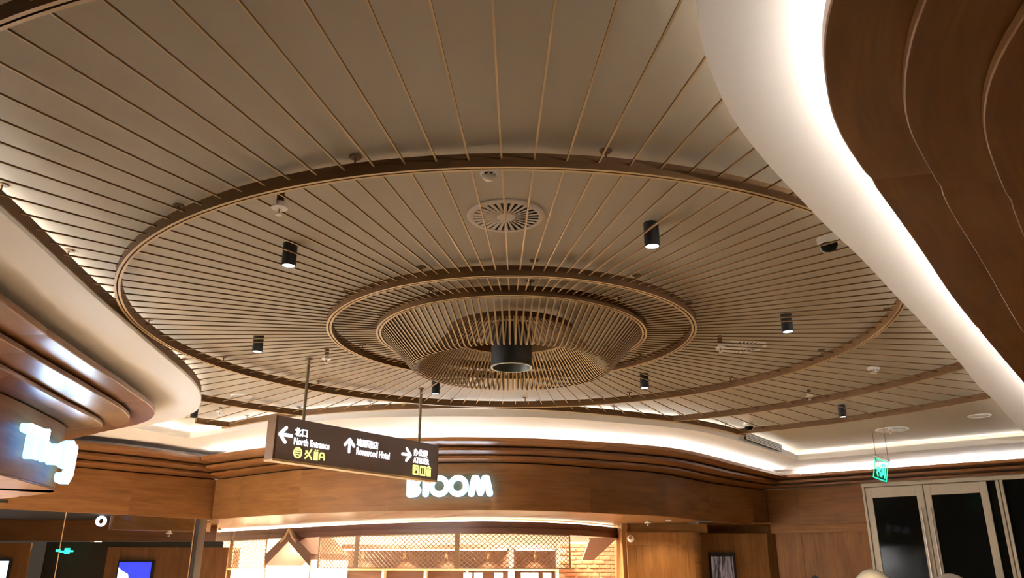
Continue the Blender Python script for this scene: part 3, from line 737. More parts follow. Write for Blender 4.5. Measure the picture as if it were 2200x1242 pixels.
# ------------------------------------------------------------------ linear vent on the step face
vt = empty('slot_vent', (4.25, 13.5, CZ+2.0)); tag(vt, 'white linear slot air vent on the step below the far ceiling corner', 'air vent')
va = Vector((3.70, 12.76)); vb = Vector((4.72, 14.16)); vd = (vb-va).normalized(); vn = Vector((-vd.y, vd.x))
if vn.dot(Vector((0, 0))-va) < 0: vn = -vn
ln = (vb-va).length
VM = face_matrix(Vector((va.x+vn.x*0.05, va.y+vn.y*0.05, 1.975)), Vector((vd.x, vd.y, 0)), Vector((vn.x, vn.y, 0)))
def vplace(name, me): me.transform(VM); place(name, me, vt, base=(4.25, 13.5, CZ+2.0))
vplace('backing', box('backing', 0, ln, 0, 0.12, -0.04, 0.0, DARKGAP))
for k in range(5): vplace('slat', box('slat', 0, ln, 0.0+0.026*k, 0.014+0.026*k, 0.0, 0.012, WHITE))

# ------------------------------------------------------------------ door wall (right)
XW = lambda s, d=0.0: Vector((wall_pt(s, d).x, wall_pt(s, d).y, 0))
wd3 = Vector((WD.x, WD.y, 0)); wn3 = Vector((WN.x, WN.y, 0))
def wbox(name, s0, s1, z0, z1, d0, d1, mat, parent=None, kind=None, base=None, bev=0.0, rot=False):
    me = box(name, s0, s1, z0, z1, d0, d1, mat, rot=rot, bev=bev)
    me.transform(face_matrix(Vector((W0.x, W0.y, 0)), wd3, wn3)); return place(name, me, parent, kind, base)
wr = empty('wall_right'); tag(wr, 'oak veneer panel wall beside the glass doors', kind='structure')
for a, b in ((0.05, 0.60), (0.606, 2.02)):
    wbox('wall_panel', a, b, -1.6, 0.755, -0.22, -0.14, OAKV, wr, rot=True)
wbox('recess_top', 0.0, 2.02, 0.74, 0.90, -0.30, -0.03, OAKV, wr)
door = empty('door_1'); tag(door, 'pair of tall dark glass doors in pale metal frames with long bar handles', kind='structure')
wbox('header', 1.98, 7.0, 1.585, 1.66, -0.12, 0.03, STEEL, door, bev=0.004)
wbox('side_frame', 1.985, 2.03, -1.6, 1.585, -0.12, 0.02, STEEL, door, bev=0.004)
for (a, b, sgn) in ((2.04, 3.095, 1), (3.115, 4.19, 0)):
    lf = empty('door_leaf'); lf.parent = door
    wbox('stile', a, a+0.115, -1.55, 1.572, -0.07, -0.01, STEEL, lf, bev=0.004)
    wbox('stile', b-0.125, b, -1.55, 1.572, -0.07, -0.01, STEEL, lf, bev=0.004)
    wbox('rail', a+0.115, b-0.125, 1.375, 1.572, -0.07, -0.01, STEEL, lf, bev=0.004)
    wbox('rail', a+0.115, b-0.125, -1.55, -1.3, -0.07, -0.01, STEEL, lf, bev=0.004)
    wbox('pane', a+0.115, b-0.125, -1.3, 1.375, -0.05, -0.035, DGLASS, lf)
    hs = (b-0.085) if sgn else (a+0.065)
    wbox('bar_handle', hs, hs+0.03, -0.9, 1.15, 0.03, 0.06, STEELD, lf, bev=0.006)
    wbox('handle_mount', hs+0.005, hs+0.025, 0.95, 0.97, -0.01, 0.03, STEELD, lf); wbox('handle_mount', hs+0.005, hs+0.025, -0.7, -0.68, -0.01, 0.03, STEELD, lf)
win = empty('window_1'); tag(win, 'dark glass side light with pale double mullion beside the doors', kind='structure')
wbox('pane', 4.19, 4.34, -1.6, 1.585, -0.09, -0.07, DGLASS, win)
wbox('mullion', 4.335, 4.388, -1.6, 1.585, -0.12, 0.0, STEEL, win, bev=0.004); wbox('mullion', 4.405, 4.455, -1.6, 1.585, -0.12, -0.01, STEEL, win, bev=0.004)
wbox('pane', 4.455, 5.6, -1.6, 1.585, -0.10, -0.08, DGLASS, win)
wbox('mullion', 4.70, 4.725, -1.6, 1.0, -0.16, -0.13, STEELD, win); wbox('side_frame', 5.6, 7.0, -1.6, 1.585, -0.12, -0.02, OAKV, win)

# ------------------------------------------------------------------ BlOOM shopfront
SF_raw = [(-7.7,20.6),(-5.3,18.45),(-4.0,17.3),(-2.9,16.4),(-1.6,15.65),(-.3,15.3),(1.13,16.05),(2.25,17.6)]
SFc = smooth_poly(resample(SF_raw, 160), 4)
def sf_at_x(x):
    for a, b in zip(SFc, SFc[1:]):
        if a.x <= x <= b.x: return a.lerp(b, (x-a.x)/max(b.x-a.x, 1e-9))
    return SFc[0] if x < SFc[0].x else SFc[-1]
def sf_range(x0, x1, n):
    return [sf_at_x(x0+(x1-x0)*i/(n-1)) for i in range(n)]
trim6 = empty('trim_6'); tag(trim6, 'glossy oak underside of the fascia above the shopfront', kind='structure')
Pc = L['F']['C'][::-1]
i0 = 0; i1 = next(i for i, p in enumerate(Pc) if p.x > 3.6)
FP = Pc[i0:i1+1]
SQ = [sf_at_x(SFc[0].x+(2.25-SFc[0].x)*i/(len(FP)-1)) for i in range(len(FP))]
SQ = [q+Vector((0, 0.10)) for q in SQ]; SQ[-1] = Vector((3.6, 18.2))
def under(P, Q, z0, z1, mat, parent, name, cuts):
    n = len(P)
    for c in range(cuts):
        a = n*c//cuts; b = min(n-1, n*(c+1)//cuts)
        strip(name, P[a:b+1][::-1], Q[a:b+1][::-1], z0, z1, mat, parent, groove=True)
GLOSS = wood('oak_gloss_veneer', (0.16, 0.075, 0.025), (0.34, 0.18, 0.075), rough=0.28)
under([p+Vector((0, 0.04)) for p in FP], SQ, ZFB, ZFB+0.04, GLOSS, trim6, 'underside_panel', 7)
hdr = empty('trim_7'); tag(hdr, 'brown timber header beam over the BlOOM shopfront', kind='structure')
SFr = SFc[::-1]
for c in range(8):
    a = len(SFr)*c//8; b = min(len(SFr)-1, len(SFr)*(c+1)//8)
    strip('beam_board', SFr[a:b+1], outw(SFr[a:b+1], 0.10), 0.74, 0.85, SHOPB, hdr, groove=True)
    strip('beam_board', outw(SFr[a:b+1], -0.02), outw(SFr[a:b+1], 0.11), 0.64, 0.738, SHOPB, hdr, groove=True)
st = strip('led_strip', outw(SFr, 0.01)[2:-2], outw(SFr, 0.06)[2:-2], 0.855, 0.875, emit('slit_led_warm', (1.0, 0.86, 0.66), 3.0))
tag(st, 'thin warm lamp strip between header beam and oak underside', 'light strip')
# lattice screens
def lattice(x0, x1, lab, posts=()):
    P = sf_range(x0, x1, 24); c = P[len(P)//2]; e = empty('lattice_screen', (c.x, c.y, CZ+0.02)); tag(e, lab, 'screen', 'diamond mesh screens under the beam')
    base = (c.x, c.y, CZ+0.02); PR = P[::-1]
    def pl(name, me, kind=None): return place(name, me, e, kind, base)
    def rail(z0, z1, name):
        vs, fs = [], []
        for q, q2 in zip(P, outw(PR, 0.03)[::-1]):
            vs += [(q.x,q.y,z0),(q2.x,q2.y,z0),(q2.x,q2.y,z1),(q.x,q.y,z1)]
        for i in range(len(P)-1):
            for k in range(4): fs.append((i*4+k, i*4+4+k, i*4+4+(k+1) % 4, i*4+(k+1) % 4))
        fs += [(0,1,2,3), tuple((len(P)-1)*4+k for k in (3,2,1,0))]
        pl(name, mk(name, vs, fs, LATT))
    rail(0.02, 0.04, 'rail'); rail(0.62, 0.64, 'rail')
    for x in (x0, x1)+tuple(posts):
        q = sf_at_x(x); vs, fs = [], []; wdt = 0.015 if x in (x0, x1) else 0.045
        boxv(q.x-wdt, q.x+wdt, q.y-0.012, q.y+0.03, 0.02, 0.64, vs, fs); pl('post', mk('post', vs, fs, LATT))
    # diamond mesh (too fine to count): one part
    ds = 0.105; hz = 0.085; vs, fs = [], []
    Ls = [0.0]
    for a, b in zip(P, P[1:]): Ls.append(Ls[-1]+(b-a).length)
    T = Ls[-1]
    def at(s):
        s = min(max(s, 0), T)
        for i in range(len(P)-1):
            if Ls[i+1] >= s: return P[i].lerp(P[i+1], (s-Ls[i])/(Ls[i+1]-Ls[i]))
        return P[-1]
    def bar(sa, za, sb, zb):
        a, b = at(sa), at(sb); A = Vector((a.x, a.y+0.01, za)); B = Vector((b.x, b.y+0.01, zb)); t = (B-A).normalized(); u = Vector((0, 1, 0)); v = t.cross(u).normalized()*0.006; u = u*0.006
        n = len(vs)
        for p in (A, B): vs.extend([p+v+u, p-v+u, p-v-u, p+v-u])
        fs.extend([(n,n+1,n+5,n+4),(n+1,n+2,n+6,n+5),(n+2,n+3,n+7,n+6),(n+3,n,n+4,n+7)])
    nz = 7; hz = 0.58/nz; ns = max(2, int(T/ds)); ds = T/ns
    for i in range(ns):
        for j in range(nz):
            z = 0.04+hz*j
            bar(ds*i, z, ds*(i+0.5), z+hz/2); bar(ds*(i+0.5), z+hz/2, ds*(i+1), z+hz)
            bar(ds*i, z+hz, ds*(i+0.5), z+hz/2); bar(ds*(i+0.5), z+hz/2, ds*(i+1), z)
    pl('diamond_mesh', mk('diamond_mesh', vs, fs, LATT), 'stuff')
lattice(-7.45, -5.45, 'bronze diamond mesh screen left of the timber gable', (-6.55,))
lattice(-3.97, 1.12, 'long bronze diamond mesh screen right of the timber gable', (-3.05, -1.0))
# timber gable
gc = sf_at_x(-4.66); gab = empty('timber_gable', (gc.x, gc.y, CZ)); tag(gab, 'house-shaped brown timber gable with a bright white doorway inside', 'gable')
gd = Vector((1.22, -1.08, 0)).normalized(); gn = Vector((gd.y, -gd.x, 0))
GM = face_matrix(Vector((gc.x, gc.y, 0))+gn*0.08, gd, gn)
def gpl(name, vs, fs, mat):
    me = mk(name, vs, fs, mat); me.transform(GM); return place(name, me, gab, base=(gc.x, gc.y, CZ))
def gprism(name, poly, z0, z1, mat):
    n = len(poly); vs = [(x, y, z0) for x, y in poly]+[(x, y, z1) for x, y in poly]
    fs = [tuple(range(n-1, -1, -1)), tuple(range(n, 2*n))]+[(i, (i+1) % n, n+(i+1) % n, n+i) for i in range(n)]
    return gpl(name, vs, fs, mat)
gprism('rafter', [(-0.80,0.08),(0.0,0.56),(0.0,0.78),(-0.86,0.30)], -0.9, 0.06, SHOPB)
gprism('rafter', [(0.80,0.08),(0.86,0.30),(0.0,0.78),(0.0,0.56)], -0.9, 0.06, SHOPB)
for sgn in (-1, 1):
    gprism('finial', [(0, 0.86),(sgn*0.04,0.80),(sgn*0.16,0.66),(sgn*0.30,0.56),(sgn*0.29,0.53),(sgn*0.13,0.63),(sgn*0.0,0.80)][::(1 if sgn > 0 else -1)], 0.06, 0.085, RODM)
    gprism('side_wall', [(sgn*0.80,-1.6),(sgn*0.84,-1.6),(sgn*0.84,0.19),(sgn*0.80,0.17)][::(1 if sgn > 0 else -1)], -0.9, 0.04, SHOPW)
gprism('back_panel', [(-0.8,-1.6),(-0.01,-1.6),(-0.01,0.62),(-0.8,0.17)], -0.92, -0.88, SHOPW)
gprism('back_panel', [(0.01,-1.6),(0.8,-1.6),(0.8,0.17),(0.01,0.62)], -0.92, -0.88, SHOPW)
link('lamp_bar', box('lamp_bar', -0.3, 0.3, -0.03, 0.03, -0.02, 0.0, LENS), None, gab, (-gn.x*0.35, -gn.y*0.35, 0.33)).rotation_euler = (0, 0, math.atan2(gd.y, gd.x))
ld = bpy.data.lights.new('gable_lamp_light', 'POINT'); ld.shadow_soft_size = 0.12; ld.energy = 70; ld.color = (1.0, 0.86, 0.66)
lo = bpy.data.objects.new('gable_lamp_light', ld); C.objects.link(lo); lo.parent = gab; lo.location = (-gn.x*0.35, -gn.y*0.35, 0.22); lo.rotation_euler = (0, 0, math.atan2(gd.y, gd.x))
# shop interior shell
ws = empty('wall_back'); tag(ws, 'bright cream back and side walls of the BlOOM shop', kind='structure')
def wbx(name, x0, x1, y0, y1, z0, z1, mat, parent, rot=False, bev=0.0, base=None):
    return place(name, box(name, x0, x1, y0, y1, z0, z1, mat, rot=rot, bev=bev), parent, base=base)
wbx('wall_board', -9.5, 4.2, 23.0, 23.1, -1.6, 1.3, SHOPW, ws); wbx('wall_board', -9.6, -9.5, 19.0, 23.1, -1.6, 1.3, SHOPW, ws)
strip('shop_ceiling', outw(SFr, 0.12), [Vector((p.x*1.2, 23.1)) for p in SFr], 1.30, 1.34, SHOPW, ws)
# brick side wall, each visible brick a piece
bw = empty('wall_brick'); tag(bw, 'sunny lit red brick wall in the shop', kind='structure')
wbx('mortar_bed', 1.1, 3.2, 19.5, 19.6, -1.6, 0.62, MORTAR, bw)
bmesh_b = [box('brick', -0.125, 0.125, -0.03, 0.02, -0.036, 0.036, BRICK, bev=0.008), box('brick', -0.118, 0.12, -0.045, 0.02, -0.033, 0.034, BRICK, bev=0.010)]
row = 0; z = -0.75
while z < 0.60:
    x = 1.24+(0.13 if row % 2 else 0.0)
    while x < 3.0:
        o = link('brick', random.choice(bmesh_b), None, bw, (x+random.uniform(-.006,.006), 19.5, CZ+z+random.uniform(-.004,.004)))
        x += 0.268
    z += 0.092; row += 1
# display shelf cabinets with small spot lamps
def cabinet(x0, x1, y, lab, bays, boxes=()):
    e = empty('display_cabinet', ((x0+x1)/2, y, CZ-1.6)); tag(e, lab, 'cabinet', 'brown display cabinets'); base = ((x0+x1)/2, y, CZ-1.6)
    bx_ = lambda n, a, b, c, d, f, g, m: place(n, box(n, a, b, c, d, f, g, m), e, base=base)
    bx_('canopy_board', x0, x1, y, y+0.6, 0.44, 0.52, SHOPB); bx_('back_panel', x0, x1, y+0.56, y+0.6, -1.6, 0.44, SHOPB)
    bx_('rail_light', x0+0.05, x1-0.05, y-0.02, y+0.01, 0.40, 0.425, WARML)
    bx_('shelf', x0, x1, y+0.1, y+0.56, -0.02, 0.02, LATT)
    for k in range(bays+1):
        xx = x0+(x1-x0)*k/bays
        bx_('divider', xx-0.02, xx+0.02, y+0.12, y+0.56, -1.6, -0.02, SHOPW)
    for k in range(bays):
        xx = x0+(x1-x0)*(k+0.5)/bays
        me = lathe('spot_head', [(0.0,0.06),(0.03,0.055),(0.035,-0.05),(0.0,-0.052)], 14, LATT); me.transform(Matrix.Translation((xx, y+0.18, 0.28))); place('spot_head', me, e, base=base)
        place('spot_stem', tube('spot_stem', [(xx, y+0.18, 0.33),(xx, y+0.18, 0.44)], 0.008, LATT, 6), e, base=base)
        ld = bpy.data.lights.new('cabinet_spot', 'SPOT'); ld.energy = 14; ld.spot_size = math.radians(95); ld.spot_blend = 0.5; ld.color = (1.0, 0.74, 0.40); ld.shadow_soft_size = 0.02
        lo = bpy.data.objects.new('cabinet_spot', ld); C.objects.link(lo); lo.parent = e; lo.location = (xx-base[0], y+0.20-base[1], CZ+0.215-base[2]); lo.rotation_euler = (math.radians(38), 0, 0)
cabinet(-8.7, -7.0, 21.0, 'brown display cabinet with spot lamps seen behind the left mesh screen', 3)
cabinet(-3.75, -0.05, 18.4, 'long brown display cabinet with spot lamps behind the mesh screen', 4)
cabinet(0.05, 1.0, 18.4, 'narrow brown display cabinet with a single spot lamp beside the bricks', 1)
for i, x in enumerate((-0.95, -0.72, -0.28, 0.30, 0.50, 0.78)):
    o = place('product_box', box('product_box', x-0.09, x+0.09, 18.36, 18.50, -0.40, -0.06, SHOPW, bev=0.004), None); tag(o, 'cream box standing in the shop display under the spot lamps', 'box', 'cream boxes in the display')
    sh = None
# diagonal timber bracket
br = empty('timber_bracket', (2.2, 17.5, CZ+0.64)); tag(br, 'dark timber diagonal bracket under the right end of the header beam', 'bracket')
me = mk('strut', [], []) if False else None
vs = [(1.50,17.75,0.20),(1.74,17.75,0.20),(2.22,17.35,0.64),(1.65,17.35,0.64),(1.50,17.95,0.20),(1.74,17.95,0.20),(2.22,17.75,0.64),(1.65,17.75,0.64)]
place('strut', mk('strut', vs, [(0,1,2,3),(7,6,5,4),(0,4,5,1),(1,5,6,2),(2,6,7,3),(3,7,4,0)], SHOPB), br, base=(2.2, 17.5, CZ+0.64))
wbx('seat_plate', 1.62, 2.23, 17.4, 17.8, 0.60, 0.64, SHOPB, br, base=(2.2, 17.5, CZ+0.64))
# shop lamps
for x, y, lab in ((-7.2, 21.0, 'flat square ceiling lamp above the cabinet left of the gable'), (-4.6, 19.6, 'flat square ceiling lamp behind the timber gable'), (-2.2, 18.3, 'flat square ceiling lamp above the long display cabinet'), (0.2, 18.0, 'flat square ceiling lamp above the narrow display cabinet'), (1.9, 18.6, 'flat square ceiling lamp lighting the brick wall')):
    e = empty('ceiling_lamp', (x, y, CZ+1.30)); tag(e, lab, 'lamp', 'shop ceiling lamps')
    link('housing', box('housing', -0.32, 0.32, -0.32, 0.32, -0.03, 0.0, WHITE), None, e)
    link('diffuser', box('diffuser', -0.30, 0.30, -0.30, 0.30, -0.034, -0.03, LENS), None, e)
    ld = bpy.data.lights.new('shop_lamp_light', 'AREA'); ld.shape = 'SQUARE'; ld.size = 0.58; ld.energy = SHOP_WATT/5*(0.06 if x > 1.5 else 1.0); ld.color = (1.0, 0.85, 0.64)
    lo = bpy.data.objects.new('shop_lamp_light', ld); C.objects.link(lo); lo.parent = e; lo.location = (0, 0, -0.04)
# oak wall right of the shop with rounded corner and dark recess
wc = empty('wall_shop'); tag(wc, 'oak panel wall with rounded corner between shop and dark recess', kind='structure')
for a, b, z0, z1 in ((2.32,2.50,-1.6,0.47),(2.503,3.55,-1.6,0.47),(2.32,3.55,0.473,0.72),(3.553,3.66,-1.6,0.72)):
    wbx('wall_panel', a, b, 16.75, 16.83, z0, z1, OAKV, wc, rot=True)
arc = [(3.66,16.75),(3.74,16.77),(3.81,16.83),(3.85,16.92),(3.86,17.05),(3.86,17.45)]
AR = smooth_poly(resample(arc, 20), 2)
strip('rounded_panel', AR[::-1], [p+Vector((-0.06, 0.06)) for p in AR][::-1], -1.6, 0.72, OAKV, wc)
wbx('recess_back', 3.86, 5.4, 17.6, 17.68, -1.6, 0.74, OAKV, wc, rot=True)
wbx('recess_head', 3.7, 6.4, 17.85, 17.95, -1.6, 0.95, OAKV, wc, rot=True); wbx('recess_ceiling', 3.9, 5.4, 17.25, 17.9, 0.91, 0.94, OAKV, wc)
wbx('wall_head', 2.30, 4.0, 16.9, 17.3, 0.72, 0.90, OAKV, wc)
wbx('jamb', 2.24, 2.36, 16.84, 18.2, -1.6, 0.90, OAKV, wc, rot=True)
sc_ = empty('wall_poster', (4.42, 17.58, CZ-0.6)); tag(sc_, 'dark framed poster of streaky grey bark in the recess', 'poster')
pb = (4.42, 17.58, CZ-0.6)
mP, tP, bP = nt('streaky_print'); tcP = tP.nodes.new('ShaderNodeTexCoord'); mpP = tP.nodes.new('ShaderNodeMapping'); mpP.inputs['Scale'].default_value = (26, 26, 2.2)
nP = tP.nodes.new('ShaderNodeTexNoise'); nP.inputs['Scale'].default_value = 1.2; nP.inputs['Detail'].default_value = 6; nP.inputs['Distortion'].default_value = 1.0
rP = tP.nodes.new('ShaderNodeValToRGB'); rP.color_ramp.elements[0].position = 0.4; rP.color_ramp.elements[1].position = 0.64
rP.color_ramp.elements[0].color = (0.02, 0.015, 0.02, 1); rP.color_ramp.elements[1].color = (0.42, 0.36, 0.38, 1)
tP.links.new(tcP.outputs['Object'], mpP.inputs['Vector']); tP.links.new(mpP.outputs[0], nP.inputs['Vector']); tP.links.new(nP.outputs['Fac'], rP.inputs['Fac']); tP.links.new(rP.outputs[0], bP.inputs['Base Color'])
tP.links.new(rP.outputs[0], bP.inputs['Emission Color']); bP.inputs['Emission Strength'].default_value = 0.12
wbx('frame', 4.14, 4.68, 17.54, 17.60, -1.1, 0.36, DARKGAP, sc_, base=pb); wbx('print', 4.17, 4.63, 17.53, 17.545, -1.06, 0.27, mP, sc_, base=pb)
# small wall camera and sprinkler on the underside
wcam = empty('wall_camera', (2.40, 16.72, CZ+0.60)); tag(wcam, 'small white round camera on the oak wall beside the bracket', 'camera')
me = lathe('housing', [(0.0,0.08),(0.05,0.07),(0.072,0.02),(0.072,-0.02),(0.05,-0.06),(0.0,-0.07)], 24, WHITE); me.transform(Matrix.Rotation(math.pi/2, 4, 'X')); link('housing', me, None, wcam)
me = lathe('lens', [(0.036,0.0),(0.034,0.012),(0,0.016)], 20, BRICK); me.transform(Matrix.Translation((-0.02, -0.066, 0.01)) @ Matrix.Rotation(math.pi/2, 4, 'X')); link('lens', me, None, wcam)
sprinkler(2.62, 15.9, .0, 'small sprinkler on the oak underside near the brick wall', 1.5, ZFB)
sprinkler(-6.75, 19.2, .0, 'small sprinkler on the oak underside above the left mesh screen', 1.5, ZFB)

# ------------------------------------------------------------------ left glazed front
wl = empty('window_2'); tag(wl, 'frameless glass shopfront under the left fascia', kind='structure')
G0 = Vector((-5.75, 15.81)); G1 = Vector((-7.18, 14.13)); GDv = (G1-G0).normalized(); GNv = Vector((GDv.y, -GDv.x))
if GNv.dot(-G0) < 0: GNv = -GNv
GLM = face_matrix(Vector((G0.x-GNv.x*0.06, G0.y-GNv.y*0.06, 0)), Vector((GDv.x, GDv.y, 0)), Vector((GNv.x, GNv.y, 0)))
def glp(name, s0, s1, z0, z1, d0, d1, mat):
    me = box(name, s0, s1, z0, z1, d0, d1, mat); me.transform(GLM); place(name, me, wl)
for a, b in ((0.20, 0.28), (0.29, 2.605), (2.615, 4.9)):
    glp('pane', a, b, -1.6, 0.90, -0.012, 0.0, GLASS)
glp('joint', 0.28, 0.29, -1.6, 0.90, -0.014, 0.004, RODM); glp('joint', 2.605, 2.615, -1.6, 0.90, -0.014, 0.004, RODM)
glp('jamb', 0.06, 0.20, -1.6, 0.90, -0.10, 0.02, STEELD)
# behind the glass: oak wall with dark opening
wl2 = empty('wall_left'); tag(wl2, 'oak wall with a dark opening behind the left glass', kind='structure')
YB = 18.0
def pxY(px, py, Y=YB):
    x = (px-1100)/FPX; y = -(py-621)/FPX
    return x*Y/(cp-sp*y), (sp+cp*y)*Y/(cp-sp*y)
def lrect(name, x0, y0, x1, y1, d, mat, parent, rot=False, thick=0.06, base=None, Y=YB):
    a = pxY(x0, (y0+y1)/2, Y)[0]; b = pxY(x1, (y0+y1)/2, Y)[0]; zt = pxY((x0+x1)/2, y0, Y)[1]; zb = pxY((x0+x1)/2, y1, Y)[1]
    return wbx(name, a, b, Y-d, Y-d+thick, zb, zt, mat, parent, rot=rot, base=base)
lrect('header_board', -160, 1113, 470, 1165, 0.10, OAK, wl2); lrect('dark_strip', -160, 1095, 300, 1113, 0.0, DARKGAP, wl2)  # the upper dark strip imitates the tiers reflected in the glass
lrect('dark_opening', 45, 1165, 220, 1420, -0.6, DARKGAP, wl2); lrect('dark_strip', 220, 1165, 480, 1178, 0.02, DARKGAP, wl2)
lrect('pilaster', -160, 1169, 48, 1420, 0.06, OAKV, wl2, True); lrect('pilaster', 218, 1178, 246, 1420, 0.08, OAKV, wl2, True); lrect('wall_panel', 246, 1178, 480, 1420, 0.03, OAKV, wl2, True)
# reflection of the rounded oak block and a lit letter, built as solid shapes
ib = empty('reflected_oak_block', (-8.3, 17.2, CZ+0.8)); tag(ib, 'reflection of the rounded oak block in the left glass, built solid with a glowing letter', 'bulkhead')
nose = [(-6.2,16.85),(-6.7,16.58),(-7.55,16.25),(-7.87,16.25),(-7.97,16.45),(-7.80,16.7),(-6.95,17.25),(-6.35,17.5)]
NP = smooth_poly(resample(nose, 60), 2)
vs = [(p.x,p.y,0.73) for p in NP]+[(p.x,p.y,0.998) for p in NP]; n = len(NP)
me = mk('reflected_body', vs, [tuple(range(n)), tuple(range(2*n-1, n-1, -1))]+[(i, n+i, n+(i+1) % n, (i+1) % n) for i in range(n)], OAKV, uvs=None)
l_ = me.uv_layers.new(name='UVMap')
for p in me.polygons:
    for li in p.loop_indices:
        v = me.vertices[me.loops[li].vertex_index].co; l_.data[li].uv = (v.x, v.y+v.z)
bm = bmesh.new(); bm.from_mesh(me); bmesh.ops.recalc_face_normals(bm, faces=bm.faces); bm.to_mesh(me); bm.free()
place('reflected_body', me, ib, base=(-8.3, 17.2, CZ+0.8))
lt = lathe('reflected_letter', [(.10,0),(.10,.05),(.055,.05),(.055,0)], 32, BOARDW, closed_prof=True); lt.transform(Matrix.Translation((-8.10, 16.35, 0.89)) @ Matrix.Rotation(math.pi/2, 4, 'X')); o = place('reflected_letter', lt, ib, base=(-8.3, 17.2, CZ+0.8))
sprinkler(-6.9, 16.75, .0, 'small sprinkler under the reflected oak block behind the glass', 1.5, 0.722)
cs = [G0+GDv*s_-GNv*0.12 for s_ in (-0.6, 0.5, 1.5, 2.5, 3.5, 4.9)]
strip('inner_ceiling', cs[::-1], [p-GNv*5.0 for p in cs][::-1], 1.00, 1.05, DARKGAP, wl2)
for x, y, lab in ((-8.2, 15.2, 'small warm downlight added behind the left glass to light the reflected block'), (-10.2, 15.6, 'small warm downlight added behind the left glass to light the oak wall')):
    e = empty('downlight', (x, y, CZ+1.0)); tag(e, lab, 'downlight', 'small downlights added behind the glass')
    link('trim_ring', lathe('trim_ring', [(0.06,0.0),(0.06,-0.012),(0.045,-0.012)], 24, WHITE), None, e); link('lens', lathe('lens', [(0.045,-0.006),(0,-0.006)], 20, LENS), None, e)
    ld = bpy.data.lights.new('added_beam', 'SPOT'); ld.energy = 260; ld.spot_size = math.radians(120); ld.spot_blend = 0.8; ld.color = (1.0, 0.80, 0.52); ld.shadow_soft_size = 0.04  # added lamp that brightens the oak wall and block behind the glass
    lo = bpy.data.objects.new('added_beam', ld); C.objects.link(lo); lo.parent = e; lo.location = (0, 0, -0.02)
# screens behind the glass
def screen(x0, y0, x1, y1, mat, lab):
    a, zt = pxY(x0, y0); b, zb = pxY(x1, y1); zb = zt-1.2; base = ((a+b)/2, YB-0.1, CZ+zb)
    e = empty('display_screen', base); tag(e, lab, 'screen')
    place('frame', box('frame', a-0.04, b+0.04, YB-0.12, YB-0.04, zb-0.04, zt+0.04, BLACK, bev=0.006), e, base=base)
    place('picture', box('picture', a, b, YB-0.125, YB-0.121, zb, zt, mat), e, base=base)
    return e, base, a, b, zb, zt
e, base, a, b, zb, zt = screen(264, 1210, 320, 1300, SCREENB, 'glowing blue picture screen with a white shape on the oak wall')
me = mk('white_shape', [(a+0.0,YB-0.128,zt-0.10),(a+0.08,YB-0.128,zt-0.17),(a+0.22,YB-0.128,zt-0.24),(a+0.27,YB-0.128,zt-0.40),(a+0.25,YB-0.128,zb+0.3),(a+0.0,YB-0.128,zb+0.3)], [(0,5,4,3,2,1)], SCREENW); place('white_shape', me, e, base=base)
screen(-60, 1208, 10, 1300, SCREENW, 'bright white lit screen at the end of the oak wall')
ge = empty('exit_sign', (-9.8, 17.0, CZ+0.4)); tag(ge, 'reflection of a small green exit sign in the left glass, built as glowing bars', 'exit sign')
gx0, gz0 = pxY(121, 1192, 18.3); gx1, gz1 = pxY(160, 1180, 18.3); gb = (-9.8, 17.0, CZ+0.4)  # mirror image of an exit sign, modelled as glowing bars behind the pane
for (u0, u1, v0, v1, nm) in ((0,.25,.35,.75,'arrow_bar'),(.18,.55,.2,.55,'arrow_bar'),(.5,.8,0,1.0,'figure_panel'),(.8,1.0,.3,.6,'arrow_bar')):
    place(nm, box(nm, gx0+(gx1-gx0)*u0, gx0+(gx1-gx0)*u1, 18.28, 18.30, gz0+(gz1-gz0)*v0, gz0+(gz1-gz0)*v1, GREENL), ge, base=gb)
# ------------------------------------------------------------------ unseen lit shop under the signed oak block, added to light the left soffit
wsl = empty('wall_left_shop'); tag(wsl, 'unseen white wall of the shop under the rounded oak block, added to bounce light', kind='structure')
wbx('wall_board', -6.5, -6.4, 4.7, 7.4, -1.6, 0.9, WHITE, wsl); wbx('wall_board', -6.5, -4.85, 4.6, 4.7, -1.6, 0.9, WHITE, wsl); wbx('wall_board', -8.5, -6.4, 7.3, 7.4, -1.6, 0.9, WHITE, wsl); wbx('wall_board', -8.5, -8.4, 7.4, 11.4, -1.6, 0.9, WHITE, wsl)
for x, y, kw, lab in ((-5.50, 6.3, 1.65, 'unseen lamp bar added in the left shop beside its white end wall'), (-6.7, 9.2, 4.2, 'unseen lamp bar added in the left shop next to its rounded corner')):
    e = empty('lamp_bar', (x, y, CZ+0.90), math.radians(5)); tag(e, lab, 'lamp', 'lamp bars added in the left shop')
    link('housing', box('housing', -0.06, 0.06, -0.9, 0.9, -0.05, 0.0, WHITE), None, e); link('diffuser', box('diffuser', -0.05, 0.05, -0.88, 0.88, -0.054, -0.05, LENS), None, e)
    ld = bpy.data.lights.new('lamp_bar_light', 'AREA'); ld.shape = 'RECTANGLE'; ld.size = 0.10; ld.size_y = 1.7; ld.energy = LEFT_SHOP_WATT*kw; ld.spread = math.radians(110); ld.color = (0.97, 0.98, 1.0)
    lo = bpy.data.objects.new('lamp_bar_light', ld); C.objects.link(lo); lo.parent = e; lo.location = (-0.02, 0, -0.07); lo.rotation_euler = (0, math.radians(52), 0)
e = empty('downlight', (3.0, 15.75, CZ+ZFB)); tag(e, 'recessed downlight in the oak underside lighting the oak panel wall', 'downlight')
link('trim_ring', lathe('trim_ring', [(0.06,0.0),(0.06,-0.012),(0.045,-0.012)], 24, WHITE), None, e); link('lens', lathe('lens', [(0.045,-0.006),(0,-0.006)], 20, LENS), None, e)
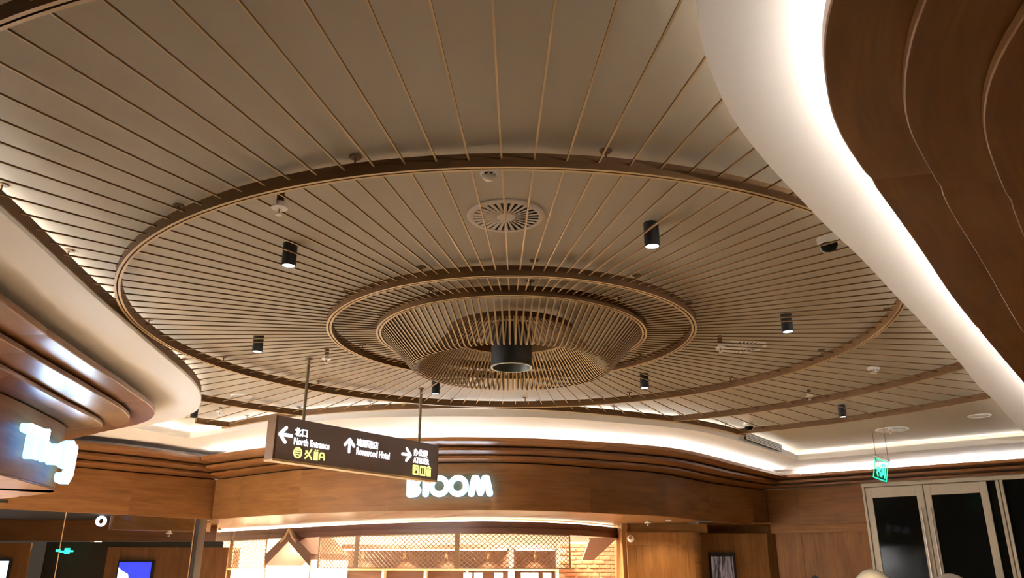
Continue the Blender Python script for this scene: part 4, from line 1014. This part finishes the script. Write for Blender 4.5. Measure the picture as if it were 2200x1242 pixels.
ld = bpy.data.lights.new('wall_beam', 'SPOT'); ld.energy = 60; ld.spot_size = math.radians(100); ld.spot_blend = 0.7; ld.color = (1.0, 0.78, 0.48); ld.shadow_soft_size = 0.04
lo = bpy.data.objects.new('wall_beam', ld); C.objects.link(lo); lo.parent = e; lo.location = (0, 0, -0.02); lo.rotation_euler = (math.radians(25), 0, 0)
# ------------------------------------------------------------------ balloons and heads at the lower edge
def balloon(px, py, Y, r, lab, ridge=False):
    x, z = pxY(px, py, Y); e = empty('balloon', (x, Y, CZ+z-r*2.05)); tag(e, lab, 'balloon')
    prof = []
    for i in range(25):
        t = math.pi*i/24; rr = r*math.sin(t)*(1.0-0.12*max(0, -math.cos(t))); zz = r*1.02*math.cos(t)*(1.1 if math.cos(t) < 0 else 1.0)
        if ridge and i < 8: rr *= 0.78+0.22*i/8
        prof.append((max(rr, 0), zz+r*1.05))
    link('envelope', lathe('envelope', prof, 40, MILK), None, e)
    link('knot', lathe('knot', [(0,-0.06*1.0),(0.02,-0.07),(0.008,-0.03),(0.012,0.0)], 12, WHITE), None, e)
    link('string', tube('string', [(0,0,-0.06),(0.01,0,-0.4),(0,0.01,-(CZ+z-r*2.05)+0.02)], 0.002, WHITE, 5), None, e)
balloon(1873, 1221, 11.5, 0.26, 'milky translucent balloon with shiny specks in front of the door frame', True)
balloon(2040, 1231, 11.0, 0.25, 'smooth milky white balloon in front of the right door leaf')
def skin_body(name, joints, edges, mat):
    me = bpy.data.meshes.new(name); me.from_pydata([j[:3] for j in joints], edges, []); o = bpy.data.objects.new(name, me); C.objects.link(o)
    md = o.modifiers.new('skin', 'SKIN'); sub = o.modifiers.new('sub', 'SUBSURF'); sub.levels = 2; sub.render_levels = 2
    for i, j in enumerate(joints): me.skin_vertices[0].data[i].radius = (j[3], j[4] if len(j) > 4 else j[3])
    me.skin_vertices[0].data[0].use_root = True
    dg = bpy.context.evaluated_depsgraph_get(); dg.update(); m2 = bpy.data.meshes.new_from_object(o.evaluated_get(dg)); bpy.data.objects.remove(o)
    m2.materials.clear(); m2.materials.append(mat); m2.shade_smooth(); return m2
CLOTH = plain('dark_cloth', (0.03, 0.03, 0.04), 0.9); SKIN = plain('skin_tone', (0.45, 0.26, 0.17), 0.55); HAIR = plain('dark_hair', (0.015, 0.010, 0.008), 0.5)
def person(px, py, Y, hgt, lab, rz=0.0):
    x, ztop = pxY(px, py, Y); e = empty('person', (x, Y, 0.0), rz); tag(e, lab, 'person'); h = CZ+ztop; k = h/1.72
    J = [(0,0,.95,.15,.11),(0,0,1.15,.14,.10),(0,0,1.36,.17,.11),(0,0,1.47,.07,.06),(0,0,1.53,.055,.055),
         (.19,0,1.39,.06),(.24,.02,1.10,.045),(.23,-.05,.86,.035),(.22,-.08,.78,.03),(-.19,0,1.39,.06),(-.24,.02,1.10,.045),(-.23,-.05,.86,.035),(-.22,-.08,.78,.03),
         (.09,0,.86,.09),(.10,-.01,.48,.065),(.10,.02,.09,.045),(.10,-.10,.04,.04),(-.09,0,.86,.09),(-.10,-.01,.48,.065),(-.10,.02,.09,.045),(-.10,-.10,.04,.04)]
    J = [tuple(c*k for c in j) for j in J]
    Ed = [(0,1),(1,2),(2,3),(3,4),(2,5),(5,6),(6,7),(7,8),(2,9),(9,10),(10,11),(11,12),(0,13),(13,14),(14,15),(15,16),(0,17),(17,18),(18,19),(19,20)]
    link('body', skin_body('body', J, Ed, CLOTH), None, e)
    bm = bmesh.new(); bmesh.ops.create_uvsphere(bm, u_segments=24, v_segments=18, radius=1.0)
    for v in bm.verts:
        c = v.co; c.x *= 0.076*k; c.y *= 0.095*k; c.z *= 0.115*k
        if c.y < 0 and c.z < 0: c.x *= 1-0.25*(-c.z/(0.115*k))
        if c.y < -0.07*k and abs(c.x) < 0.015*k and -0.03*k < c.z < 0.01*k: c.y -= 0.015*k
        v.co = c+Vector((0, -0.01*k, 1.60*k))
    hm = bpy.data.meshes.new('head'); bm.to_mesh(hm); bm.free(); hm.materials.append(SKIN); hm.shade_smooth(); link('head', hm, None, e)
    bm = bmesh.new(); bmesh.ops.create_uvsphere(bm, u_segments=24, v_segments=18, radius=1.0)
    bmesh.ops.delete(bm, geom=[v for v in bm.verts if v.co.z < -0.45 or (v.co.y < -0.55 and v.co.z < 0.35)], context='VERTS')
    for v in bm.verts: v.co = Vector((v.co.x*0.084*k, v.co.y*0.103*k, v.co.z*0.122*k))+Vector((0, -0.004*k, 1.602*k))
    hm = bpy.data.meshes.new('hair'); bm.to_mesh(hm); bm.free(); hm.materials.append(HAIR); hm.shade_smooth(); link('hair', hm, None, e)
person(1752, 1236, 13.0, 1.7, 'person in dark clothes with dark hair standing before the oak wall', 0.4)
